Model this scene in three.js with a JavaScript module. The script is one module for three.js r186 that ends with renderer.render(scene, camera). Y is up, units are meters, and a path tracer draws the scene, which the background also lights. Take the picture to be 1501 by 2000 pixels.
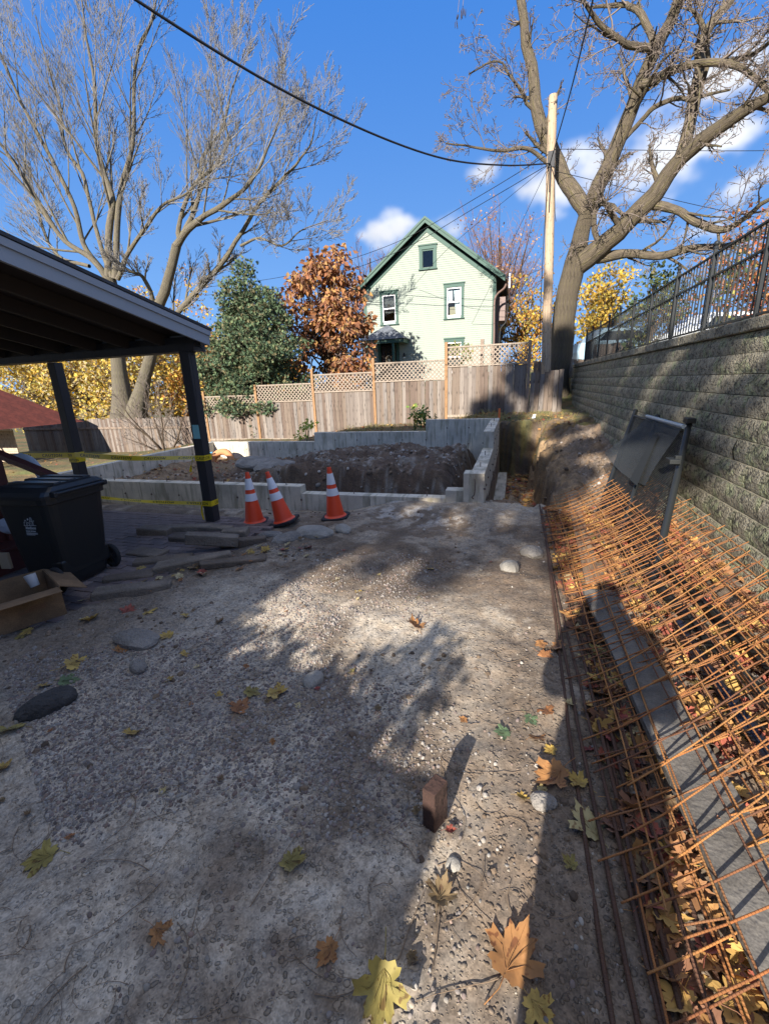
import * as THREE from 'three';
import { mergeGeometries } from 'three/addons/utils/BufferGeometryUtils.js';
import { RoundedBoxGeometry } from 'three/addons/geometries/RoundedBoxGeometry.js';
import { MarchingCubes } from 'three/addons/objects/MarchingCubes.js';

// ---------- camera, sky, sun, exposure ----------
const scene = new THREE.Scene();
const camera = new THREE.PerspectiveCamera(99.14, 768 / 1024, 0.05, 600);
const DEG = Math.PI / 180;
camera.rotation.order = 'YXZ';
camera.rotation.set(-16.25 * DEG, 16.7 * DEG, -2.31 * DEG);
camera.position.set(0, 1.75, 0);
const renderer = new THREE.WebGLRenderer({ antialias: true });
renderer.setSize(768, 1024);
renderer.toneMapping = THREE.LinearToneMapping;
renderer.toneMappingExposure = 2.15;
renderer.shadowMap.enabled = true;
const SKY_K = 0.57;      // brightness of the computed sky
const SUN = new THREE.Vector3(-0.187, 0.438, 0.879).normalize();   // direction towards the sun
const sun = new THREE.DirectionalLight(new THREE.Color(1, 0.94, 0.86), 5);
sun.position.copy(SUN).multiplyScalar(60);
sun.castShadow = true;
sun.shadow.mapSize.set(4096, 4096);
Object.assign(sun.shadow.camera, { left: -30, right: 30, top: 30, bottom: -30, near: 1, far: 140 });
sun.target.position.set(0, 0, -8);
scene.add(sun, sun.target);

// ---------- noise and random ----------
function rng(a) { return () => { a = (a + 0x6d2b79f5) | 0; let t = Math.imul(a ^ (a >>> 15), 1 | a); t = (t + Math.imul(t ^ (t >>> 7), 61 | t)) ^ t; return ((t ^ (t >>> 14)) >>> 0) / 4294967296; }; }
const R0 = rng(7);
const rr = (a, b, R = R0) => a + (b - a) * R();
const clamp = (x, a = 0, b = 1) => Math.min(b, Math.max(a, x));
const lerp = (a, b, t) => a + (b - a) * t;
const sm = (a, b, x) => { const t = clamp((x - a) / (b - a)); return t * t * (3 - 2 * t); };
function h3(x, y, z) { let n = Math.imul(x, 374761393) ^ Math.imul(y, 668265263) ^ Math.imul(z, 2147483647 ^ 0x5bd1e995); n = Math.imul(n ^ (n >>> 13), 1274126177); n ^= n >>> 16; return (n >>> 0) / 4294967296; }
function vn(x, y, z = 0, per = 0) {
  const xi = Math.floor(x), yi = Math.floor(y), zi = Math.floor(z), fx = x - xi, fy = y - yi, fz = z - zi;
  const w = (a) => (per ? ((a % per) + per) % per : a);
  const u = fx * fx * (3 - 2 * fx), v = fy * fy * (3 - 2 * fy), s = fz * fz * (3 - 2 * fz);
  const x0 = w(xi), x1 = w(xi + 1), y0 = w(yi), y1 = w(yi + 1);
  const L = (k) => lerp(lerp(h3(x0, y0, k), h3(x1, y0, k), u), lerp(h3(x0, y1, k), h3(x1, y1, k), u), v);
  return fz === 0 ? L(zi) : lerp(L(zi), L(zi + 1), s);
}
function fbm(x, y, o = 4, seed = 0, per = 0) { let s = 0, a = 0.5, n = 0; for (let i = 0; i < o; i++) { s += a * vn(x, y, seed + i * 17, per); n += a; a *= 0.5; x *= 2; y *= 2; per *= 2; } return s / n; }
function fbm3(x, y, z, o = 4) { let s = 0, a = 0.5, n = 0; for (let i = 0; i < o; i++) { s += a * vn(x + i * 9.1, y, z + 0.001); n += a; a *= 0.5; x *= 2; y *= 2; z *= 2; } return s / n; }

// ---------- sky: blue air with fair-weather clouds ----------
{
  const W = 1536, H = 768, px = new Float32Array(W * H * 4);
  const masses = [[-0.196, 0.272, -0.934, 0.085], [-0.256, 0.265, -0.924, 0.06], [-0.13, 0.275, -0.946, 0.07], [0.2, 0.32, -0.92, 0.12], [0.30, 0.36, -0.89, 0.15], [0.12, 0.34, -0.924, 0.09], [0.36, 0.27, -0.89, 0.15], [0.42, 0.4, -0.8, 0.14], [-0.07, 0.35, -0.931, 0.045], [0.03, 0.32, -0.95, 0.07]];
  for (let j = 0; j < H; j++) for (let i = 0; i < W; i++) {
    const th = ((j + 0.5) / H - 0.5) * Math.PI, ph = ((i + 0.5) / W - 0.5) * 2 * Math.PI;
    const dy = Math.sin(th), dx = Math.cos(th) * Math.cos(ph), dz = Math.cos(th) * Math.sin(ph);
    const e = Math.max(0, dy), t = Math.pow(1 - e, 2.5);
    let r = lerp(0.025, 0.26, t), g = lerp(0.17, 0.5, t), b = lerp(0.6, 0.88, t);
    const q = 1 / (e + 0.22);
    let c = 0, m = 0; if (dy > -0.03) {
      const ahead = sm(0.25, 0.6, -dz);                           // ahead stand the cloud banks of the photograph, elsewhere scattered fair-weather clouds
      if (ahead < 1) c = sm(0.44, 0.7, fbm3(dx * q * 1.1 + 11, 2.5, dz * q * 1.1, 6)) * 0.95 * (1 - 0.98 * ahead);
      for (const [mx, my, mz, w] of masses) { const l = Math.hypot(mx, my, mz), d2 = ((dx - mx / l) ** 2 + ((dy - my / l) * 1.5) ** 2 + (dz - mz / l) ** 2) / (w * w); m = Math.max(m, Math.exp(-d2)); }
      if (m > 0.03) { const n = 0.45 * fbm3(dx * 6 + 3, dy * 10, dz * 6, 5) + 0.55 * fbm3(dx * 17 + 1, dy * 27 + 7, dz * 17, 6); c = Math.max(c, 0.94 * sm(0.42, 1.12, m * 1.0 + (n - 0.5) * 3.0) * sm(0.04, 0.3, m)); }
    }
    c *= sm(-0.02, 0.06, dy);
    const cl = c > 0 ? lerp(0.66, 1.02, fbm3(dx * 15, dy * 22 + 4, dz * 15, 4)) : 1;
    r = lerp(r, 1.0 * cl, c); g = lerp(g, 1.02 * cl, c); b = lerp(b, 1.07 * cl, c);
    if (dy < 0) { r = 0.16; g = 0.15; b = 0.13; }
    const o = (j * W + i) * 4; px[o] = r * SKY_K; px[o + 1] = g * SKY_K; px[o + 2] = b * SKY_K; px[o + 3] = 1;
  }
  const sky = new THREE.DataTexture(px, W, H, THREE.RGBAFormat, THREE.FloatType);
  sky.mapping = THREE.EquirectangularReflectionMapping; sky.magFilter = THREE.LinearFilter; sky.minFilter = THREE.LinearFilter; sky.wrapS = THREE.RepeatWrapping; sky.needsUpdate = true;
  scene.background = sky; scene.environment = sky;
}

// ---------- helpers ----------
const used = {};
const numbered = (n) => { if (!used[n]) { used[n] = 1; return n; } return n + '_' + String(used[n]++).padStart(3, '0'); };
function fin(o) { o.castShadow = true; o.receiveShadow = true; return o; }
function tag(o, label, category, group, kind) { if (label) o.userData.label = label; if (category) o.userData.category = category; if (group) o.userData.group = group; if (kind) o.userData.kind = kind; return o; }
function thing(name, label, category, pos = [0, 0, 0], ry = 0, group) { const o = new THREE.Group(); o.name = numbered(name); o.position.set(...pos); o.rotation.y = ry; scene.add(o); return tag(o, label, category, group); }
function one(name, geo, mat, label, category, pos = [0, 0, 0], ry = 0, group) { const o = fin(new THREE.Mesh(geo, mat)); o.name = numbered(name); o.position.set(...pos); o.rotation.y = ry; scene.add(o); return tag(o, label, category, group); }
function part(name, geo, mat, parent, pos, kind) { const o = fin(new THREE.Mesh(geo, mat)); o.name = name; if (pos) o.position.set(...pos); parent.add(o); if (kind) o.userData.kind = kind; return o; }
function struct(name, geo, mat) { const o = fin(new THREE.Mesh(geo, mat)); o.name = name; o.userData.kind = 'structure'; scene.add(o); return o; }
const V = (x, y, z) => new THREE.Vector3(x, y, z);
function uvBox(g) {   // box-projected texture coordinates in metres
  if (!g.attributes.normal) g.computeVertexNormals();
  const p = g.attributes.position, n = g.attributes.normal, uv = new Float32Array(p.count * 2);
  for (let i = 0; i < p.count; i++) {
    const ax = Math.abs(n.getX(i)), ay = Math.abs(n.getY(i)), az = Math.abs(n.getZ(i));
    if (ay >= ax && ay >= az) { uv[2 * i] = p.getX(i); uv[2 * i + 1] = p.getZ(i); } else if (ax >= az) { uv[2 * i] = p.getZ(i); uv[2 * i + 1] = p.getY(i); } else { uv[2 * i] = p.getX(i); uv[2 * i + 1] = p.getY(i); }
  }
  g.setAttribute('uv', new THREE.BufferAttribute(uv, 2)); return g;
}
function box(x0, x1, y0, y1, z0, z1, bev = 0) { const w = x1 - x0, h = y1 - y0, d = z1 - z0; const g = bev ? new RoundedBoxGeometry(w, h, d, 1, bev) : new THREE.BoxGeometry(w, h, d); g.translate((x0 + x1) / 2, (y0 + y1) / 2, (z0 + z1) / 2); return uvBox(g); }
function shiftUV(g, du, dv) { const u = g.attributes.uv; for (let i = 0; i < u.count; i++) u.setXY(i, u.getX(i) + du, u.getY(i) + dv); return g; }
const norm = (g) => { const q = g.index ? g.toNonIndexed() : g; for (const k of Object.keys(q.attributes)) if (!['position', 'normal', 'uv', 'color'].includes(k)) q.deleteAttribute(k); return q; };
const merge = (a) => mergeGeometries(a.map(norm));
function quad(a, b, c, d) { const g = new THREE.BufferGeometry(); g.setAttribute('position', new THREE.Float32BufferAttribute([...a, ...b, ...c, ...a, ...c, ...d], 3)); g.computeVertexNormals(); return uvBox(g); }
// a bar of rectangular section between two points
function bar(a, b, w, h, up = V(0, 1, 0)) { const A = V(...a), B = V(...b), d = B.clone().sub(A), L = d.length(); d.normalize(); const s = V(0, 0, 0).crossVectors(d, up).normalize(), u = V(0, 0, 0).crossVectors(s, d); const g = uvBox(new THREE.BoxGeometry(w, h, L)); g.applyMatrix4(new THREE.Matrix4().makeBasis(s, u, d.clone().negate()).setPosition(A.clone().add(B).multiplyScalar(0.5))); return g; }
function rod(a, b, r, n = 8, r2 = r) { const A = V(...a), B = V(...b), d = B.clone().sub(A), L = d.length(); const g = new THREE.CylinderGeometry(r2, r, L, n); g.applyQuaternion(new THREE.Quaternion().setFromUnitVectors(V(0, 1, 0), d.normalize())); g.translate((A.x + B.x) / 2, (A.y + B.y) / 2, (A.z + B.z) / 2); return g; }
class Tubes {   // many tubes in one geometry
  constructor() { this.P = []; this.N = []; this.U = []; this.I = []; }
  add(pts, rad, sides = 6, vs = 1) {
    const n = pts.length; let up = V(0.31, 0.2, 0.93), len = 0, base = this.P.length / 3; const T = V(0, 0, 0), s = V(0, 0, 0), u = V(0, 0, 0);
    for (let i = 0; i < n; i++) {
      const a = pts[Math.max(0, i - 1)], b = pts[Math.min(n - 1, i + 1)]; T.subVectors(b, a).normalize(); if (Math.abs(T.dot(up)) > 0.95) up = V(0.9, 0.3, -0.2);
      s.crossVectors(T, up).normalize(); u.crossVectors(s, T); if (i) len += pts[i].distanceTo(pts[i - 1]);
      for (let k = 0; k <= sides; k++) { const q = (k / sides) * 2 * Math.PI, c = Math.cos(q), d = Math.sin(q), nx = s.x * c + u.x * d, ny = s.y * c + u.y * d, nz = s.z * c + u.z * d; this.P.push(pts[i].x + nx * rad[i], pts[i].y + ny * rad[i], pts[i].z + nz * rad[i]); this.N.push(nx, ny, nz); this.U.push((k / sides) * Math.max(0.12, Math.round(rad[0] * 6 * 4) / 4), len * vs); }
      up = u.clone();
    }
    for (let i = 0; i < n - 1; i++) for (let k = 0; k < sides; k++) { const a = base + i * (sides + 1) + k, b = a + sides + 1; this.I.push(a, b, a + 1, b, b + 1, a + 1); }
  }
  geo() { const g = new THREE.BufferGeometry(); g.setAttribute('position', new THREE.Float32BufferAttribute(this.P, 3)); g.setAttribute('normal', new THREE.Float32BufferAttribute(this.N, 3)); g.setAttribute('uv', new THREE.Float32BufferAttribute(this.U, 2)); g.setIndex(this.I); return g; }
}
function wire(pts, r, sides = 6, sub = 20) { const c = new THREE.CatmullRomCurve3(pts.map((p) => V(...p))); const t = new Tubes(); t.add(c.getPoints(sub), new Array(sub + 1).fill(r), sides); return t.geo(); }
// ---------- textures ----------
function tex(w, h, fn, srgb = true, rx = 1, ry = 1) {
  const d = new Uint8Array(w * h * 4); for (let j = 0; j < h; j++) for (let i = 0; i < w; i++) { const c = fn(i / w, j / h, i, j), o = (j * w + i) * 4; if (typeof c === 'number') d[o] = d[o + 1] = d[o + 2] = clamp(c) * 255; else { d[o] = clamp(c[0]) * 255; d[o + 1] = clamp(c[1]) * 255; d[o + 2] = clamp(c[2]) * 255; } d[o + 3] = 255; }
  const t = new THREE.DataTexture(d, w, h, THREE.RGBAFormat); t.wrapS = t.wrapT = THREE.RepeatWrapping; t.magFilter = THREE.LinearFilter; t.minFilter = THREE.LinearMipmapLinearFilter; t.generateMipmaps = true; t.repeat.set(rx, ry); if (srgb) t.colorSpace = THREE.SRGBColorSpace; t.needsUpdate = true; return t;
}
const lin = (r, g, b) => new THREE.Color().setRGB(r, g, b);
function std(c, rough = 0.9, o = {}) { return new THREE.MeshStandardMaterial({ color: Array.isArray(c) ? lin(...c) : c, roughness: rough, side: THREE.DoubleSide, ...o }); }
const grainT = tex(256, 512, (u, v) => { const a = fbm(u * 40, v * 3, 4, 3, 0), k = Math.exp(-(((u - 0.4 + 0.03 * Math.sin(v * 9)) / 0.03) ** 2)) * 0.15; return 0.5 + 0.5 * (0.35 * a + 0.65 * vn(u * 90, v * 5, 9)) - k; }, true, 3.2, 0.7);
const woodT = tex(256, 512, (u, v) => { const a = fbm(u * 24, v * 2.5, 4, 5), b = vn(u * 110, v * 7, 9), k = Math.pow(vn(u * 9, v * 22, 31), 9) * 0.9, s = 0.58 + 0.52 * (0.55 * a + 0.45 * b) - k * 0.5; return [s * 1.03, s * 0.985, s * 0.94]; }, true, 2.6, 0.45);
const woodB = tex(256, 512, (u, v) => 0.6 * vn(u * 60, v * 4, 9) + 0.4 * vn(u * 18, v * 2, 4), false, 2.6, 0.45);
const speck = tex(512, 512, (u, v) => { const a = fbm(u * 8, v * 8, 5, 2, 8), b = vn(u * 200, v * 200, 7, 200); return 0.62 + 0.3 * a + 0.16 * (b - 0.5); }, true, 1.3, 1.3);
const fineB = tex(256, 256, (u, v) => fbm(u * 32, v * 32, 4, 8, 32), false, 2, 2);
// ---------- ground ----------
const bankTop = (z) => lerp(-0.02, 0.6, sm(-7, -14, z));
function rough(x, z, a = 1) { return a * ((fbm(x * 0.9 + 5, z * 0.9, 3, 1) - 0.5) * 0.1 + (fbm(x * 3.1, z * 3.1, 3, 4) - 0.5) * 0.055 + (vn(x * 13, z * 13, 6) - 0.5) * 0.014 + (vn(x * 31, z * 31, 8) - 0.5) * 0.006); }
function gy(x, z) {
  if (x > 2.29) return 2.12 + 0.05 * sm(3, 8, x) + (fbm(x * 0.7, z * 0.7, 3, 5) - 0.5) * 0.06;
  // patio under the carport
  const edge = -3.25 + (z + 2.9) * -0.38 - 0.1;                                        // line of loose pavers
  const pat = sm(edge + 0.1, edge - 0.25, x) * sm(-1.9, -2.25, z) * sm(-5.35, -5.1, z);
  let y = rough(x, z) * (1 - 0.85 * pat) - 0.035 * pat;
  y += 0.05 * sm(0.3, 1.2, x) * sm(-6, -4, z);                                          // slight rise towards the wall
  // falls away towards the front footing
  y -= 0.2 * sm(-5.5, -6.15, z) * sm(-1.6, -2.9, x);
  y += 0.07 * sm(-5.2, -5.9, z) * sm(-2.4, -1.4, x) * sm(0.3, -0.5, x) * sm(-6.5, -6.1, z);
  // lower garden far to the side
  y -= 0.85 * sm(-9.6, -17, x) * sm(-5.6, -8, z);
  // land behind the foundation
  if (z < -11.7) { const b = lerp(-0.2, 0.28, sm(-9, -4.6, x)) + 0.3 * sm(-2.8, -0.4, x) - 0.7 * sm(-10.5, -18, x); y = lerp(y, b + rough(x, z, 1.2), sm(-11.8, -12.1, z)); y += 0.12 * sm(-12.5, -16, z) * sm(-6, -2, x); }
  // the dug-out inside the foundation
  const ins = sm(-9.0, -8.9, x) * sm(-0.42, -0.5, x) * sm(-6.3, -6.38, z) * sm(-11.9, -11.8, z);
  if (ins > 0) {
    const n = (fbm(x * 1.7, z * 1.7, 4, 12) - 0.5), n2 = fbm(x * 5, z * 5, 3, 14) - 0.5, n3 = fbm(x * 14, z * 14, 2, 17) - 0.5;
    const px = sm(-0.85 + n * 0.25, -1.12 + n * 0.25, x), pz = sm(-6.95 + n * 0.6, -7.35 + n * 0.6, z), left = lerp(1, 0.32, sm(-3.6, -6.4, x)), back = lerp(1, 0.62, sm(-9.8, -11.2, z));
    const top = 0.74 * left * back + n * 0.3 + n2 * 0.13;
    y = lerp(y, -0.42 + Math.max(0, top) * px * pz + n2 * 0.12 + n3 * 0.05, ins);
  }
  // trench beside the foundation and the cut bank above it
  if (x > -0.36 && z < -5.7 && z > -16) {
    const n = fbm(x * 2.3, z * 2.3, 4, 21) - 0.5, n2 = fbm(x * 7, z * 7, 3, 23) - 0.5;
    const b = bankTop(z) + n * 0.26 + n2 * 0.12 + 0.1 * sm(1, 2, x);
    const lip = 0.42 + n * 0.7 + n2 * 0.25 + 0.18 * sm(-7, -9, z), wall = 0.8 * sm(lip - 0.05, lip + 0.2 + 0.2 * sm(-10, -7, z), x) + 0.2 * sm(lip + 0.2, lip + 0.7 + n, x);
    let t = lerp(-0.85 + n2 * 0.16, b, wall) + (fbm(x * 15, z * 15, 2, 29) - 0.5) * 0.16 * (0.3 + wall) + (n2 * 0.5) * wall * (1 - wall);
    t = lerp(t, b, sm(-12.8 + n, -13.15 + n, z));
    y = lerp(y, t, sm(-6.45 + n * 1.1, -6.9 + n * 1.1, z));
  }
  // the neighbour's higher ground
  y += 1.45 * sm(-16.5, -23, z) * sm(-14, -9, x);
  y -= 0.3 * sm(-17, -30, z) * sm(-9, -14, x);
  return y;
}
function axis(segs) { const a = []; for (const [from, to, step] of segs) { const n = Math.max(1, Math.round((to - from) / step)); for (let i = 0; i < n; i++) a.push(from + ((to - from) * i) / n); } a.push(segs[segs.length - 1][1]); return a; }
const gx = axis([[-140, -40, 10], [-40, -12, 1], [-12, -9.2, 0.2], [-9.2, -4.4, 0.07], [-4.4, 0.9, 0.028], [0.9, 2.2, 0.05], [2.2, 2.36, 0.04], [2.36, 8, 0.4], [8, 40, 4], [40, 140, 20]]);
const gz = axis([[-180, -60, 12], [-60, -24, 1.5], [-24, -16.2, 0.25], [-16.2, -6.2, 0.065], [-6.2, 0.3, 0.028], [0.3, 3, 0.3], [3, 20, 1.5], [20, 140, 20]]);
{
  const nx = gx.length, nz = gz.length, P = new Float32Array(nx * nz * 3), U = new Float32Array(nx * nz * 2), Cc = new Float32Array(nx * nz * 3), I = [];
  const mixc = (a, b, t) => [lerp(a[0], b[0], t), lerp(a[1], b[1], t), lerp(a[2], b[2], t)];
  const dust = [0.62, 0.525, 0.4], grey = [0.39, 0.33, 0.265], soil = [0.2, 0.142, 0.094], dark = [0.115, 0.075, 0.05], pale = [0.62, 0.56, 0.48], litter = [0.25, 0.155, 0.06], clay = [0.42, 0.28, 0.15], grass = [0.12, 0.13, 0.04];
  for (let j = 0; j < nz; j++) for (let i = 0; i < nx; i++) {
    const x = gx[i], z = gz[j], k = j * nx + i; P[3 * k] = x; P[3 * k + 1] = gy(x, z); P[3 * k + 2] = z; U[2 * k] = x + 0.8 * P[3 * k + 1]; U[2 * k + 1] = z - 0.9 * P[3 * k + 1];
    const n1 = fbm(x * 0.8 + 2, z * 0.8, 4, 31), n2 = fbm(x * 3, z * 3, 4, 33), n3 = fbm(x * 11, z * 11, 3, 35), n4 = vn(x * 29, z * 29, 37);
    let c = mixc(soil, dust, 0.12 + 0.88 * sm(0.36, 0.6, n1 * 0.42 + n2 * 0.33 + n3 * 0.25 + 0.05));
    c = mixc(c, grey, 0.6 * sm(-0.9, -2, x) * sm(-3.4, -2.4, z) * sm(0.38, 0.6, n2 * 0.6 + n1 * 0.4));
    c = mixc(c, soil, (0.45 + 0.55 * sm(0.4, 0.54, n2)) * sm(-2.7, -3.7, z + (n1 - 0.5) * 1.6) * 0.95 * sm(-6.4, -5.6, z));          // trodden brown earth before the footing
    c = mixc(c, pale, sm(0.55, 0.66, n3 * 0.6 + n2 * 0.4) * 0.8 * sm(-4.9, -5.6, z) * sm(-2.6, -1.6, x));         // crumbs of dried concrete
    c = mixc(c, soil, 0.85 * sm(0.42, 0.52, n2 * 0.6 + n3 * 0.4 + 0.12 * sm(-0.4, 0.4, x)) * sm(-0.5, 0.1, x + n1 * 0.4 - 0.2) * sm(-6.2, -5, z));   // soil trodden over the gravel
    c = mixc(c, soil, 0.7 * sm(-2.2, -2.9, x + (n1 - 0.5)) * sm(-3.8, -2.9, z + n2 * 0.6) * sm(-1.2, -2, z));
    if (z < -6.25 && x < -0.36 && x > -9.1 && z > -12) { c = mixc([0.16, 0.105, 0.07], soil, sm(0.36, 0.7, n2)); c = mixc(c, [0.42, 0.37, 0.31], sm(0.54, 0.66, n2 * 0.45 + n3 * 0.55) * 0.7); c = mixc(c, clay, 0.75 * sm(-6.2, -7.6, x)); }
    if (x >= -0.36 && x < 2.3 && z < -6.4) { c = mixc([0.24, 0.165, 0.105], clay, sm(0.36, 0.56, n2 * 0.6 + n3 * 0.4)); c = mixc(c, [0.28, 0.22, 0.17], 0.8 * sm(0.85, 1.4, x) * sm(0.4, 0.6, n2 + 0.1)); }
    if (z < -12.05) { c = mixc(litter, soil, sm(0.4, 0.6, n3)); c = mixc(c, grass, 0.7 * sm(0.48, 0.62, n2)); }
    if (z < -17 || x > 2.3 || x < -9.2) c = mixc(grass, litter, sm(0.4, 0.62, n2 * 0.6 + n3 * 0.4));
    const v = lerp(0.86, 1.12, n4); Cc[3 * k] = c[0] * v; Cc[3 * k + 1] = c[1] * v; Cc[3 * k + 2] = c[2] * v;
    if (i < nx - 1 && j < nz - 1) I.push(k, k + nx, k + 1, k + 1, k + nx, k + nx + 1);
  }
  const g = new THREE.BufferGeometry(); g.setAttribute('position', new THREE.BufferAttribute(P, 3)); g.setAttribute('uv', new THREE.BufferAttribute(U, 2)); g.setAttribute('color', new THREE.BufferAttribute(Cc, 3)); g.setIndex(I); g.computeVertexNormals();
  // crushed stone and dust: stamped grains of every size
  const N = 1536, col = new Float32Array(N * N), hgt = new Float32Array(N * N), R = rng(91);
  for (let j = 0; j < N; j++) for (let i = 0; i < N; i++) { const u = i / N, v = j / N; col[j * N + i] = 0.86 + 0.26 * (fbm(u * 12, v * 12, 4, 3, 12) - 0.5) + 0.24 * (vn(u * 520, v * 520, 5, 520) - 0.5) + 0.2 * (vn(u * 160, v * 160, 15, 160) - 0.5); hgt[j * N + i] = 0.34 * fbm(u * 24, v * 24, 4, 9, 24); }
  for (let s = 0; s < 30000; s++) {
    const cx = R() * N, cy = R() * N, r = 0.8 + 7 * Math.pow(R(), 7), e = 0.6 + 0.4 * R(), an = R() * 3.14, tone = 0.68 + 0.32 * R(), ca = Math.cos(an), sa = Math.sin(an), b = Math.ceil(r);
    for (let y = -b; y <= b; y++) for (let x = -b; x <= b; x++) { const xx = (x * ca + y * sa) / r, yy = (-x * sa + y * ca) / (r * e), d = xx * xx + yy * yy; if (d < 1) { const o = ((Math.floor(cy + y) + N) % N) * N + ((Math.floor(cx + x) + N) % N); col[o] = lerp(col[o], tone, 0.8); hgt[o] = Math.max(hgt[o], 0.28 + 0.075 * Math.pow(r, 0.8) * Math.sqrt(1 - d)); } }
  }
  const gT = tex(N, N, (u, v, i, j) => { const c = col[j * N + i], w = 0.03 * (vn(u * 60, v * 60, 44, 60) - 0.5); return [c + w, c, c - w * 1.3]; }, true, 0.45, 0.45), gB = tex(N, N, (u, v, i, j) => hgt[j * N + i], false, 0.45, 0.45);
  struct('ground', g, new THREE.MeshStandardMaterial({ vertexColors: true, map: gT, bumpMap: gB, bumpScale: 0.02, roughness: 0.97, side: THREE.DoubleSide }));
}
const inView = (x, z) => { const a = Math.atan2(-x, -z) / DEG - 16.7; return z < -0.25 && a > -46 && a < 46; };
// pebbles: real grains over the crushed-stone drive
{
  const R = rng(5), M = new THREE.Matrix4(), Q = new THREE.Quaternion(), E = new THREE.Euler();
  const mk = (n, geo, name, label, cat, dens, sz, cols, area) => {
    const list = []; let guard = 0;
    while (list.length < n && guard++ < n * 40) { const x = rr(area[0], area[1], R), z = -Math.exp(rr(Math.log(-area[3]), Math.log(-area[2]), R)); if (inView(x, z) && R() < dens(x, z)) list.push([x, z]); }
    const im = new THREE.InstancedMesh(geo, std([1, 1, 1], 0.9), list.length); im.name = name; fin(im);
    list.forEach(([x, z], i) => { const s = sz(R, x, z); E.set(R() * 0.7, R() * 6.3, R() * 0.7); Q.setFromEuler(E); M.compose(V(x, gy(x, z) + s * 0.12, z), Q, V(s * rr(0.8, 1.25, R), s * rr(0.45, 0.75, R), s * rr(0.7, 1.1, R))); im.setMatrixAt(i, M); const c = cols[Math.floor(R() * cols.length)], v = rr(0.58, 1.05, R); im.setColorAt(i, lin(c[0] * v, c[1] * v, c[2] * v)); });
    scene.add(im); tag(im, label, cat, null, 'stuff');
  };
  const pg = new THREE.IcosahedronGeometry(1, 1), pp = pg.attributes.position; for (let i = 0; i < pp.count; i++) { const k = 0.86 + 0.28 * vn(pp.getX(i) * 1.6 + 9, pp.getY(i) * 1.6, pp.getZ(i) * 1.6 + 0.3); pp.setXYZ(i, pp.getX(i) * k, pp.getY(i) * k, pp.getZ(i) * k); } pg.computeVertexNormals();
  const cg = new THREE.IcosahedronGeometry(1, 0), cp = cg.attributes.position; for (let i = 0; i < cp.count; i++) { const k = 0.65 + 0.7 * vn(cp.getX(i) * 2.6 + 3, cp.getY(i) * 2.6, cp.getZ(i) * 2.6 + 0.7); cp.setXYZ(i, cp.getX(i) * k, cp.getY(i) * k, cp.getZ(i) * k); } cg.computeVertexNormals();
  const greys = [[0.3, 0.26, 0.23], [0.24, 0.21, 0.19], [0.36, 0.32, 0.27], [0.18, 0.15, 0.13], [0.28, 0.2, 0.16], [0.36, 0.33, 0.285], [0.22, 0.17, 0.15]];
  const gravelZone = (x, z) => sm(0.52, 0.68, fbm(x * 1.1 + 7, z * 1.1, 3, 51) + 0.3 * Math.exp(-(((x + 1.95) / 0.85) ** 2 + ((z + 1.45) / 0.7) ** 2)));
  mk(24000, pg, 'gravel_stones', 'rounded river gravel scattered thickly over the drive', 'gravel', (x, z) => 0.015 + 0.985 * gravelZone(x, z) * sm(0.0, -0.9, x), (r) => 0.003 + 0.0085 * Math.pow(r(), 2.6), greys, [-5, 0.5, -4.2, -0.35]);
  mk(2600, cg, 'limestone_chips', 'small pale crushed limestone chips strewn over the drive', 'gravel', (x, z) => 0.1 + 0.9 * sm(0.42, 0.6, fbm(x * 1.3 + 2, z * 1.3, 3, 61)), (r) => 0.002 + 0.007 * Math.pow(r(), 3.5), [[0.32, 0.275, 0.22], [0.27, 0.23, 0.185], [0.37, 0.325, 0.26], [0.21, 0.17, 0.135]], [-3, 1.9, -6.2, -0.35]);
  mk(6000, cg, 'earth_crumbs', 'loose crumbs of brown soil and broken mortar on the ground', 'soil', (x, z) => (z < -6.3 ? 1 : 0.25) * sm(0.35, 0.6, fbm(x * 2 + 2, z * 2, 3, 71)), (r, x, z) => (z < -6.3 ? 2.2 : 1) * (0.006 + 0.022 * Math.pow(r(), 4)), [[0.2, 0.14, 0.09], [0.28, 0.2, 0.14], [0.13, 0.09, 0.06], [0.4, 0.36, 0.31]], [-9, 1.9, -12, -1.2]);
  // thin twigs and grass stems lying about
  const tw = new Tubes(); for (let i = 0; i < 420; i++) { const x = rr(-3.2, 0.6, R), z = -Math.exp(rr(Math.log(0.5), Math.log(4.2), R)); const a = R() * 6.3, L = rr(0.05, 0.3, R), cv = rr(-1.2, 1.2, R), pts = []; for (let k = 0; k < 6; k++) { const t = k / 5, b = a + cv * t, px = x + Math.cos(b) * L * (t - 0.5), pz = z + Math.sin(b) * L * (t - 0.5); pts.push(V(px, gy(px, pz) + 0.004 + 0.006 * R(), pz)); } tw.add(pts, pts.map((_, k) => 0.0013 * (1 - 0.1 * k) * (0.6 + (i % 5) * 0.25)), 4); }
  const o = fin(new THREE.Mesh(tw.geo(), std([0.2, 0.14, 0.09], 0.95))); o.name = 'twig_litter'; scene.add(o); tag(o, 'thin brown twigs and stems strewn across the drive', 'twigs', null, 'stuff');
}
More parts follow.
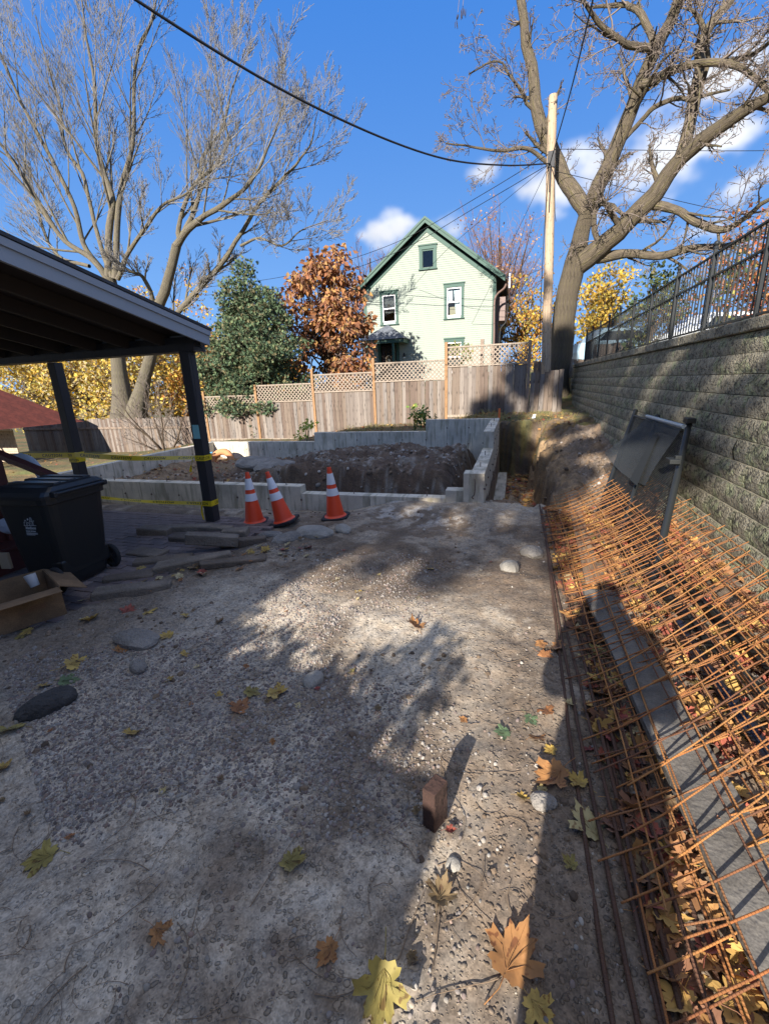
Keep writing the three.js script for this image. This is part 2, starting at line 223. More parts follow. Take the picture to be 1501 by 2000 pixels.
// ---------- retaining wall ----------
const blockT = tex(512, 512, (u, v) => { const a = fbm(u * 9, v * 9, 5, 2, 9), p = Math.pow(vn(u * 70, v * 70, 5, 70), 3), q = sm(0.56, 0.74, fbm(u * 26, v * 26, 3, 12, 26)), m = sm(0.56, 0.72, fbm(u * 4, v * 4, 4, 41, 4)); const s = 0.6 + 0.46 * a + 0.26 * p - 0.34 * q; return [s * (1 - 0.06 * m), s * (0.965 + 0.005 * m), s * (0.87 - 0.07 * m)]; }, true, 1.7, 1.7);
const blockB = tex(512, 512, (u, v) => 0.22 * fbm(u * 14, v * 14, 5, 6, 14) + 0.5 * fbm(u * 44, v * 44, 4, 26, 44) + 0.28 * (1 - Math.abs(2 * fbm(u * 18, v * 18, 3, 66, 18) - 1)), false, 1.7, 1.7);
const wallM = [[0.36, 0.34, 0.295], [0.31, 0.295, 0.255], [0.385, 0.36, 0.31], [0.33, 0.315, 0.275]].map((c) => std(c, 0.96, { map: blockT, bumpMap: blockB, bumpScale: 0.022 }));
{
  const wall = thing('retaining_wall', 'tall grey wall of rough split concrete blocks beside the drive', 'wall', [0, 0, 0]);
  const BL = 0.92, BH = 0.2, NV = 10, variants = [], R = rng(44);
  for (let v = 0; v < NV; v++) {
    const nx = 10, ny = 2, P = [], U = [], I = [], ou = R() * 3, ov = R() * 3;
    for (let j = 0; j <= ny; j++) for (let i = 0; i <= nx; i++) {
      const z = (i / nx) * BL, y = (j / ny) * BH, ez = Math.min(i, nx - i) === 0, ey = j === 0 || j === ny;
      const d = ey ? 0.02 + (j === ny ? 0.006 : 0) + 0.005 * R() : ez ? 0.002 + 0.004 * R() : 0.009 * (R() - 0.5);
      P.push(d, clamp(y, 0.003, BH - 0.003), clamp(z + (ez ? 0 : (R() - 0.5) * 0.03), 0.003, BL - 0.003)); U.push(z + ou, y + ov);
    }
    for (let j = 0; j < ny; j++) for (let i = 0; i < nx; i++) { const a = j * (nx + 1) + i, b = a + nx + 1; I.push(a, b + 1, b, a, a + 1, b + 1); }
    const face = new THREE.BufferGeometry(); face.setAttribute('position', new THREE.Float32BufferAttribute(P, 3)); face.setAttribute('uv', new THREE.Float32BufferAttribute(U, 2)); face.setIndex(I); face.computeVertexNormals();
    const body = box(0.035, 0.3, 0.0015, BH - 0.004, 0.0015, BL - 0.0015); variants.push(merge([face, body]));
  }
  const rest = []; let n = 0;
  for (let c = 0; c < 11; c++) for (let k = 0; k < 26; k++) {
    const z = -20.2 + k * BL + (c % 2) * 0.46 + (c % 3) * 0.07 - 0.14, y = -0.085 + c * BH, x = 1.9 + c * 0.031 + (R() - 0.5) * 0.006, v = Math.floor(R() * NV), m = Math.floor(R() * wallM.length);
    if (z > -12.7 && z < -1.5) { part('block', variants[v], wallM[m], wall, [x, y, z]); n++; } else { const g = variants[v].clone(); g.translate(x, y, z); rest.push(g); }
  }
  part('far_blocks', merge(rest), wallM[0], wall, null, 'stuff');
  const capV = [0, 1, 2].map((i) => { const g = new RoundedBoxGeometry(0.34, 0.125, 0.606, 2, 0.02); const p = g.attributes.position; for (let q = 0; q < p.count; q++) p.setX(q, p.getX(q) + (vn(p.getZ(q) * 9, p.getY(q) * 11, i * 3.3 + 0.1) - 0.5) * 0.02); g.computeVertexNormals(); return uvBox(g); });
  for (let k = 0; k < 38; k++) part('cap_stone', capV[k % 3], wallM[(k * 7) % 4], wall, [2.36 + (R() - 0.5) * 0.008, 2.181, -20.0 + k * 0.61]);
}
// ---------- poured foundation ----------
const concT = tex(512, 512, (u, v) => { const a = fbm(u * 5, v * 5, 5, 71, 5), d = sm(0.5, 0.75, fbm(u * 22, v * 3, 4, 75, 0)), s = 0.74 + 0.3 * a - 0.16 * d + 0.07 * (vn(u * 190, v * 190, 3, 190) - 0.5); return [s, s * 0.985, s * (0.96 - 0.03 * d)]; }, true, 0.8, 0.8);
const concM = [[0.74, 0.69, 0.58], [0.68, 0.64, 0.55], [0.78, 0.72, 0.6]].map((c) => std(c, 0.86, { map: concT, bumpMap: fineB, bumpScale: 0.003 }));
const steel = std([0.16, 0.12, 0.1], 0.7, { metalness: 0.4 });
{
  const f = thing('house_foundation', 'freshly poured pale concrete foundation walls around a heap of soil', 'foundation', [0, 0, 0]), R = rng(19), T = 0.2;
  const wallRun = (x0, x1, z0, z1, y0, y1) => {   // panels as the forms left them
    const alongX = x1 - x0 > z1 - z0, L = alongX ? x1 - x0 : z1 - z0, n = Math.max(1, Math.round(L / 0.61)), ties = [];
    for (let i = 0; i < n; i++) {
      const a = i / n, b = (i + 1) / n, o = (R() - 0.5) * 0.005, j = 0.0018;
      const g = alongX ? box(lerp(x0, x1, a) + j, lerp(x0, x1, b) - j, y0, y1, z0 + o, z1 + o, 0.006) : box(x0 + o, x1 + o, y0, y1, lerp(z0, z1, a) + j, lerp(z0, z1, b) - j, 0.006);
      part('concrete_panel', shiftUV(g, R() * 3, R() * 2), concM[Math.floor(R() * 3)], f);
      for (let y = y1 - 0.22; y > y0 + 0.1; y -= 0.42) for (const s of [0, 1]) { const c = new THREE.CylinderGeometry(0.012, 0.02, 0.014, 6); if (alongX) { c.rotateX(Math.PI / 2); c.translate(lerp(x0, x1, b), y, s ? z1 + 0.006 : z0 - 0.006); } else { c.rotateZ(Math.PI / 2); c.translate(s ? x1 + 0.006 : x0 - 0.006, y, lerp(z0, z1, b)); } ties.push(c); }
      if (i % 2) ties.push(rod(alongX ? [lerp(x0, x1, a + 0.5 / n), y1 - 0.03, (z0 + z1) / 2] : [(x0 + x1) / 2, y1 - 0.03, lerp(z0, z1, a + 0.5 / n)], alongX ? [lerp(x0, x1, a + 0.5 / n), y1 + 0.07, (z0 + z1) / 2] : [(x0 + x1) / 2, y1 + 0.07, lerp(z0, z1, a + 0.5 / n)], 0.007, 6));
    }
    if (ties.length) part('form_ties', merge(ties), steel, f, null, 'stuff');
  };
  wallRun(-9.2, -3.25, -6.38, -6.18, -0.9, 0.235);          // front, beside the patio
  wallRun(-3.25, -0.92, -6.39, -6.19, -0.9, 0.115);         // door sill
  wallRun(-0.92, -0.66, -6.4, -6.18, -0.9, 0.24);
  wallRun(-0.66, -0.36, -6.42, -6.16, -0.9, 0.5);           // jamb
  wallRun(-0.56, -0.36, -8.7, -6.42, -0.9, 0.495);
  wallRun(-0.56, -0.36, -11.9, -8.7, -0.9, 0.81);
  wallRun(-2.26, -0.56, -11.9, -11.7, -0.9, 0.808);
  wallRun(-5.55, -2.26, -11.9, -11.7, -0.9, 0.5);
  wallRun(-9.0, -5.55, -11.9, -11.7, -0.9, 0.235);
  wallRun(-9.2, -9.0, -11.9, -6.38, -0.9, 0.237);
  part('footing', box(-0.36, -0.12, -0.95, -0.62, -11.9, -6.4, 0.01), concM[1], f);
  part('pull_handle', wire([[-0.5, 0.42, -6.155], [-0.49, 0.36, -6.12], [-0.5, 0.2, -6.12], [-0.53, 0.16, -6.13], [-0.51, 0.13, -6.155]], 0.008, 6, 14), steel, f);
}
// ---------- timber fences ----------
const boardM = [[0.25, 0.225, 0.205], [0.32, 0.295, 0.27], [0.19, 0.15, 0.125], [0.27, 0.255, 0.242], [0.24, 0.2, 0.165]].map((c) => std(c, 0.92, { map: woodT, bumpMap: woodB, bumpScale: 0.006 }));
const railM = std([0.42, 0.37, 0.31], 0.9, { map: woodT, bumpMap: woodB, bumpScale: 0.004 }), postM = std([0.4, 0.25, 0.13], 0.9, { map: woodT, bumpMap: woodB, bumpScale: 0.004 }), greyPost = std([0.34, 0.28, 0.23], 0.9, { map: woodT, bumpMap: woodB, bumpScale: 0.004 });
const FZ = -16;
{
  const R = rng(61);
  const fence = thing('lattice_fence', 'weathered board fence stepping up the slope with lattice tops', 'fence', [0, 0, FZ]);
  const bv = [0, 1, 2, 3, 4, 5].map((i) => shiftUV(box(-0.069, 0.069, 0, 1, -0.01, 0.01, 0.003), i * 0.37, i * 0.61));
  const boards = (p, x0, x1, y0, y1, z = 0, ear = 0) => { const n = Math.round((x1 - x0) / 0.142); for (let i = 0; i < n; i++) { const b = part('board', bv[Math.floor(R() * 6)], boardM[Math.floor(R() * 5)], p, [lerp(x0, x1, (i + 0.5) / n), y0 + rr(-0.02, 0.02, R), z + rr(-0.005, 0.005, R)]); b.scale.y = y1 - y0 + rr(-0.012, 0.012, R) * (1 + ear); b.rotation.z = rr(-0.006, 0.006, R); } };
  const lattice = (x0, x1, y0, y1) => { const a = [], s = 0.15, H = y1 - y0; for (const dir of [1, -1]) for (let x = x0 - H; x < x1 + H; x += s) { let xa = x, xb = x + dir * H, ya = y0, yb = y1; const cut = (X, lo) => { const t = (X - xa) / (xb - xa); return t; }; let t0 = 0, t1 = 1; const tl = (x0 - xa) / (xb - xa), tr = (x1 - xa) / (xb - xa); const mn = Math.min(tl, tr), mx = Math.max(tl, tr); t0 = Math.max(t0, mn); t1 = Math.min(t1, mx); if (t1 - t0 < 0.03) continue; a.push(bar([lerp(xa, xb, t0), lerp(ya, yb, t0), dir * 0.0045], [lerp(xa, xb, t1), lerp(ya, yb, t1), dir * 0.0045], 0.008, 0.034, V(dir === 1 ? -1 : 1, 1, 0).normalize())); } return merge(a); };
  const PX = [-12.45, -9.98, -7.46, -5.0, -2.34, 0.4], TOP = [1.55, 1.91, 2.21, 2.5, 2.9], BOT = [-0.2, -0.2, -0.02, 0.3, 0.6];
  for (let i = 0; i < 5; i++) {
    const p = new THREE.Group(); p.name = 'fence_panel'; fence.add(p); const x0 = PX[i] + 0.05, x1 = PX[i + 1] - 0.05, t = TOP[i], l = t - 0.66;
    boards(p, x0, x1, BOT[i] - 0.12, l);
    part('lattice', lattice(x0, x1, l + 0.05, t - 0.03), railM, p, null, 'stuff');
    part('rail', box(x0, x1, t - 0.03, t + 0.02, -0.03, 0.03, 0.004), railM, p); part('rail', box(x0, x1, l, l + 0.05, 0.012, 0.05, 0.004), railM, p);
    part('rail', box(x0, x1, BOT[i] - 0.06, BOT[i] + 0.03, 0.014, 0.05, 0.004), railM, p); part('rail', box(x0, x1, l - 0.3, l - 0.21, -0.055, -0.014), greyPost, p);
  }
  [1.75, 1.95, 2.42, 2.7, 3.07, 2.97].forEach((t, i) => part('post', shiftUV(box(PX[i] - 0.05, PX[i] + 0.05, -1.4, t, -0.05, 0.05, 0.006), i, i * 0.3), i === 5 ? greyPost : postM, fence));
  const e = new THREE.Group(); e.name = 'fence_panel'; fence.add(e); boards(e, 0.47, 1.5, 0.35, 1.95, 0.01, 4); part('rail', box(0.45, 1.5, 1.6, 1.69, -0.05, -0.012), greyPost, e);
  part('post', box(-1.24, -1.12, 1, 3.15, -0.75, -0.63, 0.006), greyPost, fence); part('post', box(-0.88, -0.78, 1, 2.95, -0.75, -0.65, 0.006), greyPost, fence);
  // the low fence past the evergreen
  const low = thing('plain_fence', 'low plain fence of weathered upright boards beyond the evergreen', 'fence', [0, 0, -17]);
  const lp = new THREE.Group(); lp.name = 'fence_panel'; low.add(lp); boards(lp, -24.6, -12.6, -1.75, 0.68, 0, 1);
  part('rail', box(-24.6, -12.6, 0.2, 0.29, 0.014, 0.05), greyPost, low);
  for (let x = -24.4; x < -12.5; x += 2.4) part('post', box(x - 0.05, x + 0.05, -2.2, 0.72, -0.12, -0.02), greyPost, low);
  const rear = thing('board_fence_section', 'pale short fence section of upright boards behind the tree trunk', 'fence', [0, 0, -20.6]);
  const rp = new THREE.Group(); rp.name = 'fence_panel'; rear.add(rp); boards(rp, 0.7, 3.0, 0.8, 2.45); boards(rp, 3.0, 4.4, 1, 3.0);
  // second row of slim pickets against the low fence
  const gate = thing('slim_picket_gate', 'dark slim picket gate standing where the two fences meet', 'gate', [-13.6, -1.2, -16.7]);
  for (let i = 0; i < 9; i++) part('picket', box(i * 0.13, i * 0.13 + 0.05, 0, 1.5, -0.015, 0.015), greyPost, gate); for (const y of [0.4, 1.2]) part('rail', box(-0.03, 1.12, y, y + 0.06, -0.04, -0.016), greyPost, gate);
}
// ---------- black railing on the wall ----------
const iron = new THREE.MeshPhysicalMaterial({ color: lin(0.02, 0.022, 0.022), roughness: 0.5, specularIntensity: 0.6, side: THREE.DoubleSide });
{
  const rl = thing('iron_railing', 'black metal railing with ball finials on top of the block wall', 'railing', [2.36, 2.243, 0]);
  const ps = 1.36, z0 = -5.8 + 4 * ps, y1 = 0.66, y2 = 0.92, pick = box(-0.007, 0.007, 0.07, y1, -0.007, 0.007), shortp = box(-0.006, 0.006, y1 + 0.03, y2, -0.006, 0.006);
  const arch = new THREE.TorusGeometry(0.048, 0.006, 4, 10, Math.PI); arch.rotateY(Math.PI / 2);
  for (let k = 0; k < 14; k++) {
    const z = z0 - k * ps, post = part('post', merge([box(-0.021, 0.021, -0.01, 1.0, -0.021, 0.021, 0.003), new THREE.CylinderGeometry(0.02, 0.034, 0.03, 8).translate(0, 1.012, 0)]), iron, rl, [0, 0, z]); part('finial', new THREE.SphereGeometry(0.034, 10, 8).translate(0, 1.055, 0), iron, post);
    if (k === 13) break;
    const sec = new THREE.Group(); sec.name = 'railing_section'; rl.add(sec); sec.position.z = z - ps;
    part('rail', box(-0.016, 0.016, y2, y2 + 0.024, 0.03, ps - 0.03, 0.004), iron, sec); part('rail', box(-0.013, 0.013, y1, y1 + 0.024, 0.03, ps - 0.03, 0.003), iron, sec); part('rail', box(-0.013, 0.013, 0.04, 0.066, 0.03, ps - 0.03, 0.003), iron, sec);
    for (let i = 1; i < 12; i++) { const pz = (i * ps) / 12; part('picket', pick, iron, sec, [0, 0, pz]); if (k > 2 && k < 9) part('short_picket', shortp, iron, sec, [0, 0, pz]); }
    const ar = [], lo = []; for (let i = 0; i < 12; i += 2) { const g = arch.clone(); g.translate(0, y1 - 0.06, ((i + 1.5) * ps) / 12); ar.push(g); if (k <= 2 || k >= 9) { lo.push(shortp.clone().translate(0, 0, ((i + 1) * ps) / 12), shortp.clone().translate(0, 0, ((i + 2) * ps) / 12)); } }
    part('arch_trim', merge([...ar, ...lo]), iron, sec, null, 'stuff');
  }
}
// ---------- the green house ----------
const green = std([0.026, 0.08, 0.056], 0.6), siding = std([0.285, 0.32, 0.262], 0.75), sash = std([0.82, 0.79, 0.78], 0.5), brown = std([0.16, 0.1, 0.08], 0.5), shingle = std([0.1, 0.1, 0.11], 0.95, { map: speck, bumpMap: fineB, bumpScale: 0.004 });
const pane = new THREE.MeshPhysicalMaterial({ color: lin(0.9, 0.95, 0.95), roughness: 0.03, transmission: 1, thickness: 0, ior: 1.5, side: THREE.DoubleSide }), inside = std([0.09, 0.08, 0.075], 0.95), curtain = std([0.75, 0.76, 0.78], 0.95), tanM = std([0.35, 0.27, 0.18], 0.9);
{
  const h = thing('green_house', 'pale green clapboard house with dark green trim behind the fence', 'house', [0, 0, -26]);
  const X0 = -8.5, X1 = -1.22, CX = (X0 + X1) / 2, Y0 = 1.2, YE = 6.95, YP = 9.72, D = 10, sl = (YP - YE) / (CX - X0);
  const WIN = [[-3.92, -2.86, 5.1, 6.81, 2], [-7.56, -6.52, 5.05, 6.76, 2], [-5.27, -4.33, 7.67, 8.78, 1], [-3.9, -2.84, 2.2, 4.05, 2]];
  // clapboards: every course its own lapped strip, cut round the openings and the gable
  const strips = [], holes = [...WIN.map((w) => [w[0] + 0.08, w[1] - 0.08, w[2] + 0.08, w[3] - 0.1]), [-7.75, -6.55, 1.2, 4.05]];
  for (let y = Y0; y < YP - 0.05; y += 0.105) {
    const yt = Math.min(y + 0.11, YP), half = yt > YE ? (YP - yt) / sl : (X1 - X0) / 2; let runs = [[CX - half, CX + half]];
    for (const [a, b, c, d] of holes) if (y + 0.05 > c && y + 0.05 < d) runs = runs.flatMap(([p, q]) => (b <= p || a >= q ? [[p, q]] : [[p, a], [b, q]].filter(([m, n]) => n > m + 0.01)));
    for (const [p, q] of runs) strips.push(quad([p, y, 0.022], [q, y, 0.022], [q, yt, 0.004], [p, yt, 0.004]), quad([p, y, 0.0], [q, y, 0.0], [q, y, 0.022], [p, y, 0.022]));
  }
  part('clapboard_siding', merge(strips), siding, h, null, 'stuff');
  const sideStrips = []; for (let y = Y0; y < YE; y += 0.105) for (const [x, s] of [[X1, 1], [X0, -1]]) sideStrips.push(quad([x + s * 0.02, y, 0], [x + s * 0.02, y, -D], [x, y + 0.11, -D], [x, y + 0.11, 0]));
  part('side_siding', merge(sideStrips), siding, h, null, 'stuff');
  const sh = new THREE.Shape([[X0 + 0.01, Y0], [X1 - 0.01, Y0], [X1 - 0.01, YE], [CX, YP - 0.03], [X0 + 0.01, YE]].map((p) => new THREE.Vector2(...p)));
  for (const [a, b, c, d] of holes) sh.holes.push(new THREE.Path([[a, c + 0.002], [b, c + 0.002], [b, d], [a, d]].map((p) => new THREE.Vector2(...p))));
  const shell = new THREE.ExtrudeGeometry(sh, { depth: 0.15, bevelEnabled: false }); shell.translate(0, 0, -0.155); part('wall', uvBox(shell), siding, h);
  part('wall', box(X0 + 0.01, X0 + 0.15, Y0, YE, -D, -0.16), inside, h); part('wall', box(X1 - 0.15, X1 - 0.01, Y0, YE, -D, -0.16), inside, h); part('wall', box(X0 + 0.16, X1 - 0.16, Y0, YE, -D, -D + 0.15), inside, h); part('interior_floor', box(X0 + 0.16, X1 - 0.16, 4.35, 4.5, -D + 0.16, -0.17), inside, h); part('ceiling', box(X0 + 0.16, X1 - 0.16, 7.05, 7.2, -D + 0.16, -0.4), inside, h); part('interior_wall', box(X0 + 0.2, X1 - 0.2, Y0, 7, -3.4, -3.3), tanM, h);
  // roof with deep green rakes
  const roof = new THREE.Group(); roof.name = 'roof'; h.add(roof);
  for (const s of [-1, 1]) {
    const ex = CX + s * (CX - X0 + 0.48), ey = YE - sl * 0.48; const off = (d) => [0, d];
    part('roof_slope', merge([quad([CX, YP + 0.3, 0.42], [ex, ey + 0.3, 0.42], [ex, ey + 0.3, -D - 0.4], [CX, YP + 0.3, -D - 0.4]), quad([CX, YP + 0.22, 0.4], [ex, ey + 0.22, 0.4], [ex, ey + 0.22, -D - 0.4], [CX, YP + 0.22, -D - 0.4])]), shingle, roof);
    const rk = (d0, d1, z0, z1, ext = 0) => { const g = new THREE.ExtrudeGeometry(new THREE.Shape([[CX, YP + d0], [ex + s * ext, ey + d0 - sl * ext], [ex + s * ext, ey + d1 - sl * ext], [CX, YP + d1]].map((p) => new THREE.Vector2(...p))), { depth: z1 - z0, bevelEnabled: false }); g.translate(0, 0, z0); return uvBox(g); };
    part('rake_board', rk(0.03, 0.215, 0.38, 0.43), green, roof); part('rake_board', rk(0.2, 0.32, 0.4, 0.47, 0.03), green, roof);
    part('soffit', rk(0.18, 0.212, 0.03, 0.38), green, roof);
    const fr = new THREE.Shape([[CX, YP - 0.02], [CX + s * (CX - X0), YE - 0.02], [CX + s * (CX - X0), YE - 0.3], [CX, YP - 0.3]].map((p) => new THREE.Vector2(...p))); part('frieze_board', uvBox(new THREE.ExtrudeGeometry(fr, { depth: 0.035, bevelEnabled: false }).translate(0, 0, 0.012)), green, roof);
    part('corner_board', box(s > 0 ? X1 - 0.14 : X0 - 0.03, s > 0 ? X1 + 0.03 : X0 + 0.14, Y0, YE - 0.2, -0.14, 0.035), green, h);
    part('gutter', rod([ex + s * 0.06, ey + 0.2, 0.36], [ex + s * 0.06, ey + 0.2, -D - 0.3], 0.065, 8), brown, roof);
  }
  part('downspout', wire([[X1 + 0.55, 6.5, 0.3], [X1 + 0.45, 6.32, 0.25], [X1 + 0.12, 6.1, 0.1], [X1 + 0.0, 5.9, 0.08], [X1 + 0.0, 4, 0.08], [X1 + 0.0, 1.6, 0.08]], 0.055, 8, 40), brown, h);
  part('gutter_end_panel', box(-0.55, -0.48, 6.28, 6.95, 0.2, 0.42), sash, h);
  part('side_bay', merge([box(X1 + 0.02, X1 + 0.5, 4.9, 6.1, -2.6, -0.9), box(X1 + 0.02, X1 + 0.16, 1.4, 4.9, -1.2, -0.8)]), brown, h);
  part('side_downspout', wire([[X1 + 0.62, 6.2, -0.9], [X1 + 0.62, 5.1, -0.9], [X1 + 0.55, 4.8, -0.9], [X1 + 0.3, 4.5, -0.9], [X1 + 0.26, 4.2, -0.9], [X1 + 0.26, 1.6, -0.9]], 0.035, 6, 30), iron, h);
  WIN.forEach(([a, b, c, d, n], i) => {
    const w = new THREE.Group(); w.name = 'window'; h.add(w); const t = 0.14;
    part('casing', merge([box(a, a + t, c, d - 0.17, 0.01, 0.055), box(b - t, b, c, d - 0.17, 0.01, 0.055), box(a - 0.02, b + 0.02, d - 0.17, d, 0.01, 0.06), box(a - 0.05, b + 0.05, d, d + 0.05, 0.0, 0.1)]), green, w);
    part('sill', box(a - 0.04, b + 0.04, c - 0.05, c, 0, 0.11, 0.008), green, w);
    const xa = a + t, xb = b - t, ya = c + (n === 2 ? 0.12 : 0.02), yb = d - 0.19, f = 0.05, m = (ya + yb) / 2, wm = n === 2 ? sash : green;
    const fr = [box(xa, xa + f, ya, yb, -0.06, 0.02), box(xb - f, xb, ya, yb, -0.06, 0.02), box(xa + f, xb - f, yb - f, yb, -0.06, 0.02), box(xa + f, xb - f, ya - (n === 2 ? 0.1 : 0), ya + f, -0.06, 0.02)]; if (n === 2) fr.push(box(xa + f, xb - f, m - 0.035, m + 0.035, -0.05, 0.025));
    part('sash', merge(fr), wm, w);
    if (n === 2) { part('pane', box(xa + f, xb - f, m + 0.035, yb - f, -0.022, -0.018), pane, w); part('pane', box(xa + f, xb - f, ya + f, m - 0.035, -0.032, -0.028), pane, w); } else part('pane', box(xa + f, xb - f, ya + f, yb - f, -0.022, -0.018), pane, w);
    if (i === 0) { const cv = (x0, x1, y0, y1, pin) => { const P = [], n2 = 14; for (let j = 0; j < n2; j++) { const s = (u, v) => { const px = lerp(x0, x1, u) + (pin ? pin * v * (1 - u) : 0); return [px, lerp(y1, y0, v), -0.14 + 0.02 * Math.sin(u * 22)]; }; P.push(quad(s(j / n2, 1), s((j + 1) / n2, 1), s((j + 1) / n2, 0), s(j / n2, 0))); } return merge(P); }; part('curtain', cv(xb - 0.42, xb - 0.02, ya, yb - 0.1, 0.12), curtain, w); part('curtain', cv(xa + 0.02, xa + 0.3, m, yb - 0.1, -0.0), curtain, w); part('box_by_window', box(xa + 0.12, xa + 0.5, ya + 0.02, ya + 0.5, -0.6, -0.3), tanM, w); }
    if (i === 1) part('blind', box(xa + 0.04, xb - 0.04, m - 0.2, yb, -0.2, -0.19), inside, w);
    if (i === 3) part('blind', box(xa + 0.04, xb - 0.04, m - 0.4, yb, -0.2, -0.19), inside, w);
  });
  // porch
  const po = new THREE.Group(); po.name = 'porch'; h.add(po); const pa = -8.5, pb = -5.85, pc = -7.15, py = 4.15, pt = 5.05, pd = 1.35;
  const pr = new THREE.BufferGeometry(); const A = [pa, py, pd], B = [pb, py, pd], Cq = [pb, py, 0.02], Dq = [pa, py, 0.02], T0 = [pc, pt, 0.02]; pr.setAttribute('position', new THREE.Float32BufferAttribute([...A, ...B, ...T0, ...B, ...Cq, ...T0, ...Dq, ...A, ...T0, ...A, ...Dq, ...B, ...B, ...Dq, ...Cq], 3)); pr.computeVertexNormals(); part('porch_roof', uvBox(pr), std([0.2, 0.22, 0.25], 0.95, { map: speck }), po);
  part('porch_beam', merge([box(pa + 0.1, pb - 0.1, py - 0.2, py - 0.01, pd - 0.25, pd - 0.1), box(pb - 0.25, pb - 0.1, py - 0.2, py - 0.01, 0.03, pd - 0.26)]), green, po);
  part('porch_post', box(-6.62, -6.5, 1.4, py - 0.21, pd - 0.24, pd - 0.12, 0.01), green, po); part('porch_post', box(pa + 0.15, pa + 0.27, 1.4, py - 0.21, pd - 0.24, pd - 0.12, 0.01), green, po); part('porch_floor', box(pa, pb, 1.2, 1.5, 0.03, pd), greyPost, po);
  const dr = part('door', box(-7.62, -6.68, 1.5, 3.95, -0.1, -0.05), std([0.03, 0.022, 0.02], 0.3), po); part('wreath', new THREE.TorusGeometry(0.17, 0.05, 6, 16).translate(-7.15, 3.15, 0.02), std([0.09, 0.07, 0.05], 1), dr); part('door_glass', box(-7.4, -6.9, 2.6, 3.7, -0.045, -0.04), pane, dr); part('handle', new THREE.SphereGeometry(0.04, 8, 6).translate(-6.78, 2.5, 0.0), sash, dr);
  part('door_frame', merge([box(-7.78, -7.62, 1.5, 4.05, 0.0, 0.05), box(-6.68, -6.52, 1.5, 4.05, 0, 0.05)]), green, po);
  const lm = part('wall_lamp', new THREE.CylinderGeometry(0.05, 0.08, 0.2, 8).translate(-6.2, 3.35, 0.14), iron, po); part('lamp_glass', new THREE.SphereGeometry(0.07, 10, 8).translate(-6.2, 3.2, 0.14), std([0.6, 0.6, 0.55], 0.3), lm);
}
// ---------- carport ----------
const dkWood = std([0.022, 0.02, 0.022], 0.6, { bumpMap: woodB, bumpScale: 0.002 }), rafterM = std([0.05, 0.036, 0.028], 0.8), fasciaM = std([0.3, 0.31, 0.33], 0.6, { bumpMap: fineB, bumpScale: 0.001 });
{
  const c = thing('carport', 'dark open carport with a grey fascia and low sloping roof', 'carport', [0, 0, 0]);
  const sl = 0.19, ze = -5.05, zt = 1.2, xr = -3.72, xl = -13.5, rt = (z) => 2.5 + sl * (z - ze);
  for (const [x, z] of [[-4.02, -4.97], [-6.55, -5.2], [-9.1, -5.2], [-11.6, -5.2]]) part('post', box(x - 0.07, x + 0.07, -0.3, 2.25, z - 0.07, z + 0.07, 0.008), dkWood, c);
  part('beam', box(xl, xr - 0.14, 2.25, 2.34, -5.13, -4.9), dkWood, c); part('beam', box(xl, xr - 0.14, 2.342, 2.42, -5.1, -4.93), dkWood, c);
  for (let x = xr - 0.6; x > xl; x -= 0.56) part('rafter', bar([x, rt(ze) - 0.12, ze + 0.03], [x, rt(zt) - 0.12, zt], 0.045, 0.14), rafterM, c);
  part('roof_deck', bar([(xr + xl) / 2, rt(ze) - 0.03, ze], [(xr + xl) / 2, rt(zt) - 0.03, zt], xr - xl - 0.06, 0.03), rafterM, c);
  part('shingles', bar([(xr + xl) / 2, rt(ze - 0.04) + 0.006, ze - 0.04], [(xr + xl) / 2, rt(zt) + 0.006, zt], xr - xl + 0.06, 0.03), shingle, c);
  part('rake_fascia', bar([xr - 0.01, rt(ze) - 0.105, ze], [xr - 0.01, rt(zt) - 0.105, zt], 0.03, 0.17), fasciaM, c); part('rake_trim', bar([xr + 0.008, rt(ze) - 0.05, ze - 0.01], [xr + 0.008, rt(zt) - 0.05, zt], 0.03, 0.06), fasciaM, c);
  part('eave_fascia', box(xl, xr - 0.03, 2.32, 2.47, ze - 0.03, ze, 0.004), fasciaM, c);
  const hk = part('plant_hook', wire([[-3.93, 2.2, -4.95], [-3.88, 2.3, -4.95], [-3.78, 2.28, -4.95], [-3.74, 2.2, -4.95]], 0.006, 6, 14), iron, c); part('hanging_wire', wire([[-3.92, 2.25, -4.9], [-3.9, 1.9, -4.88], [-3.93, 1.6, -4.9]], 0.004, 4, 8), iron, c);
  part('paper_tag', box(-4.06, -3.96, 1.16, 1.34, -4.897, -4.893), std([0.25, 0.52, 0.5], 0.8), c);
}
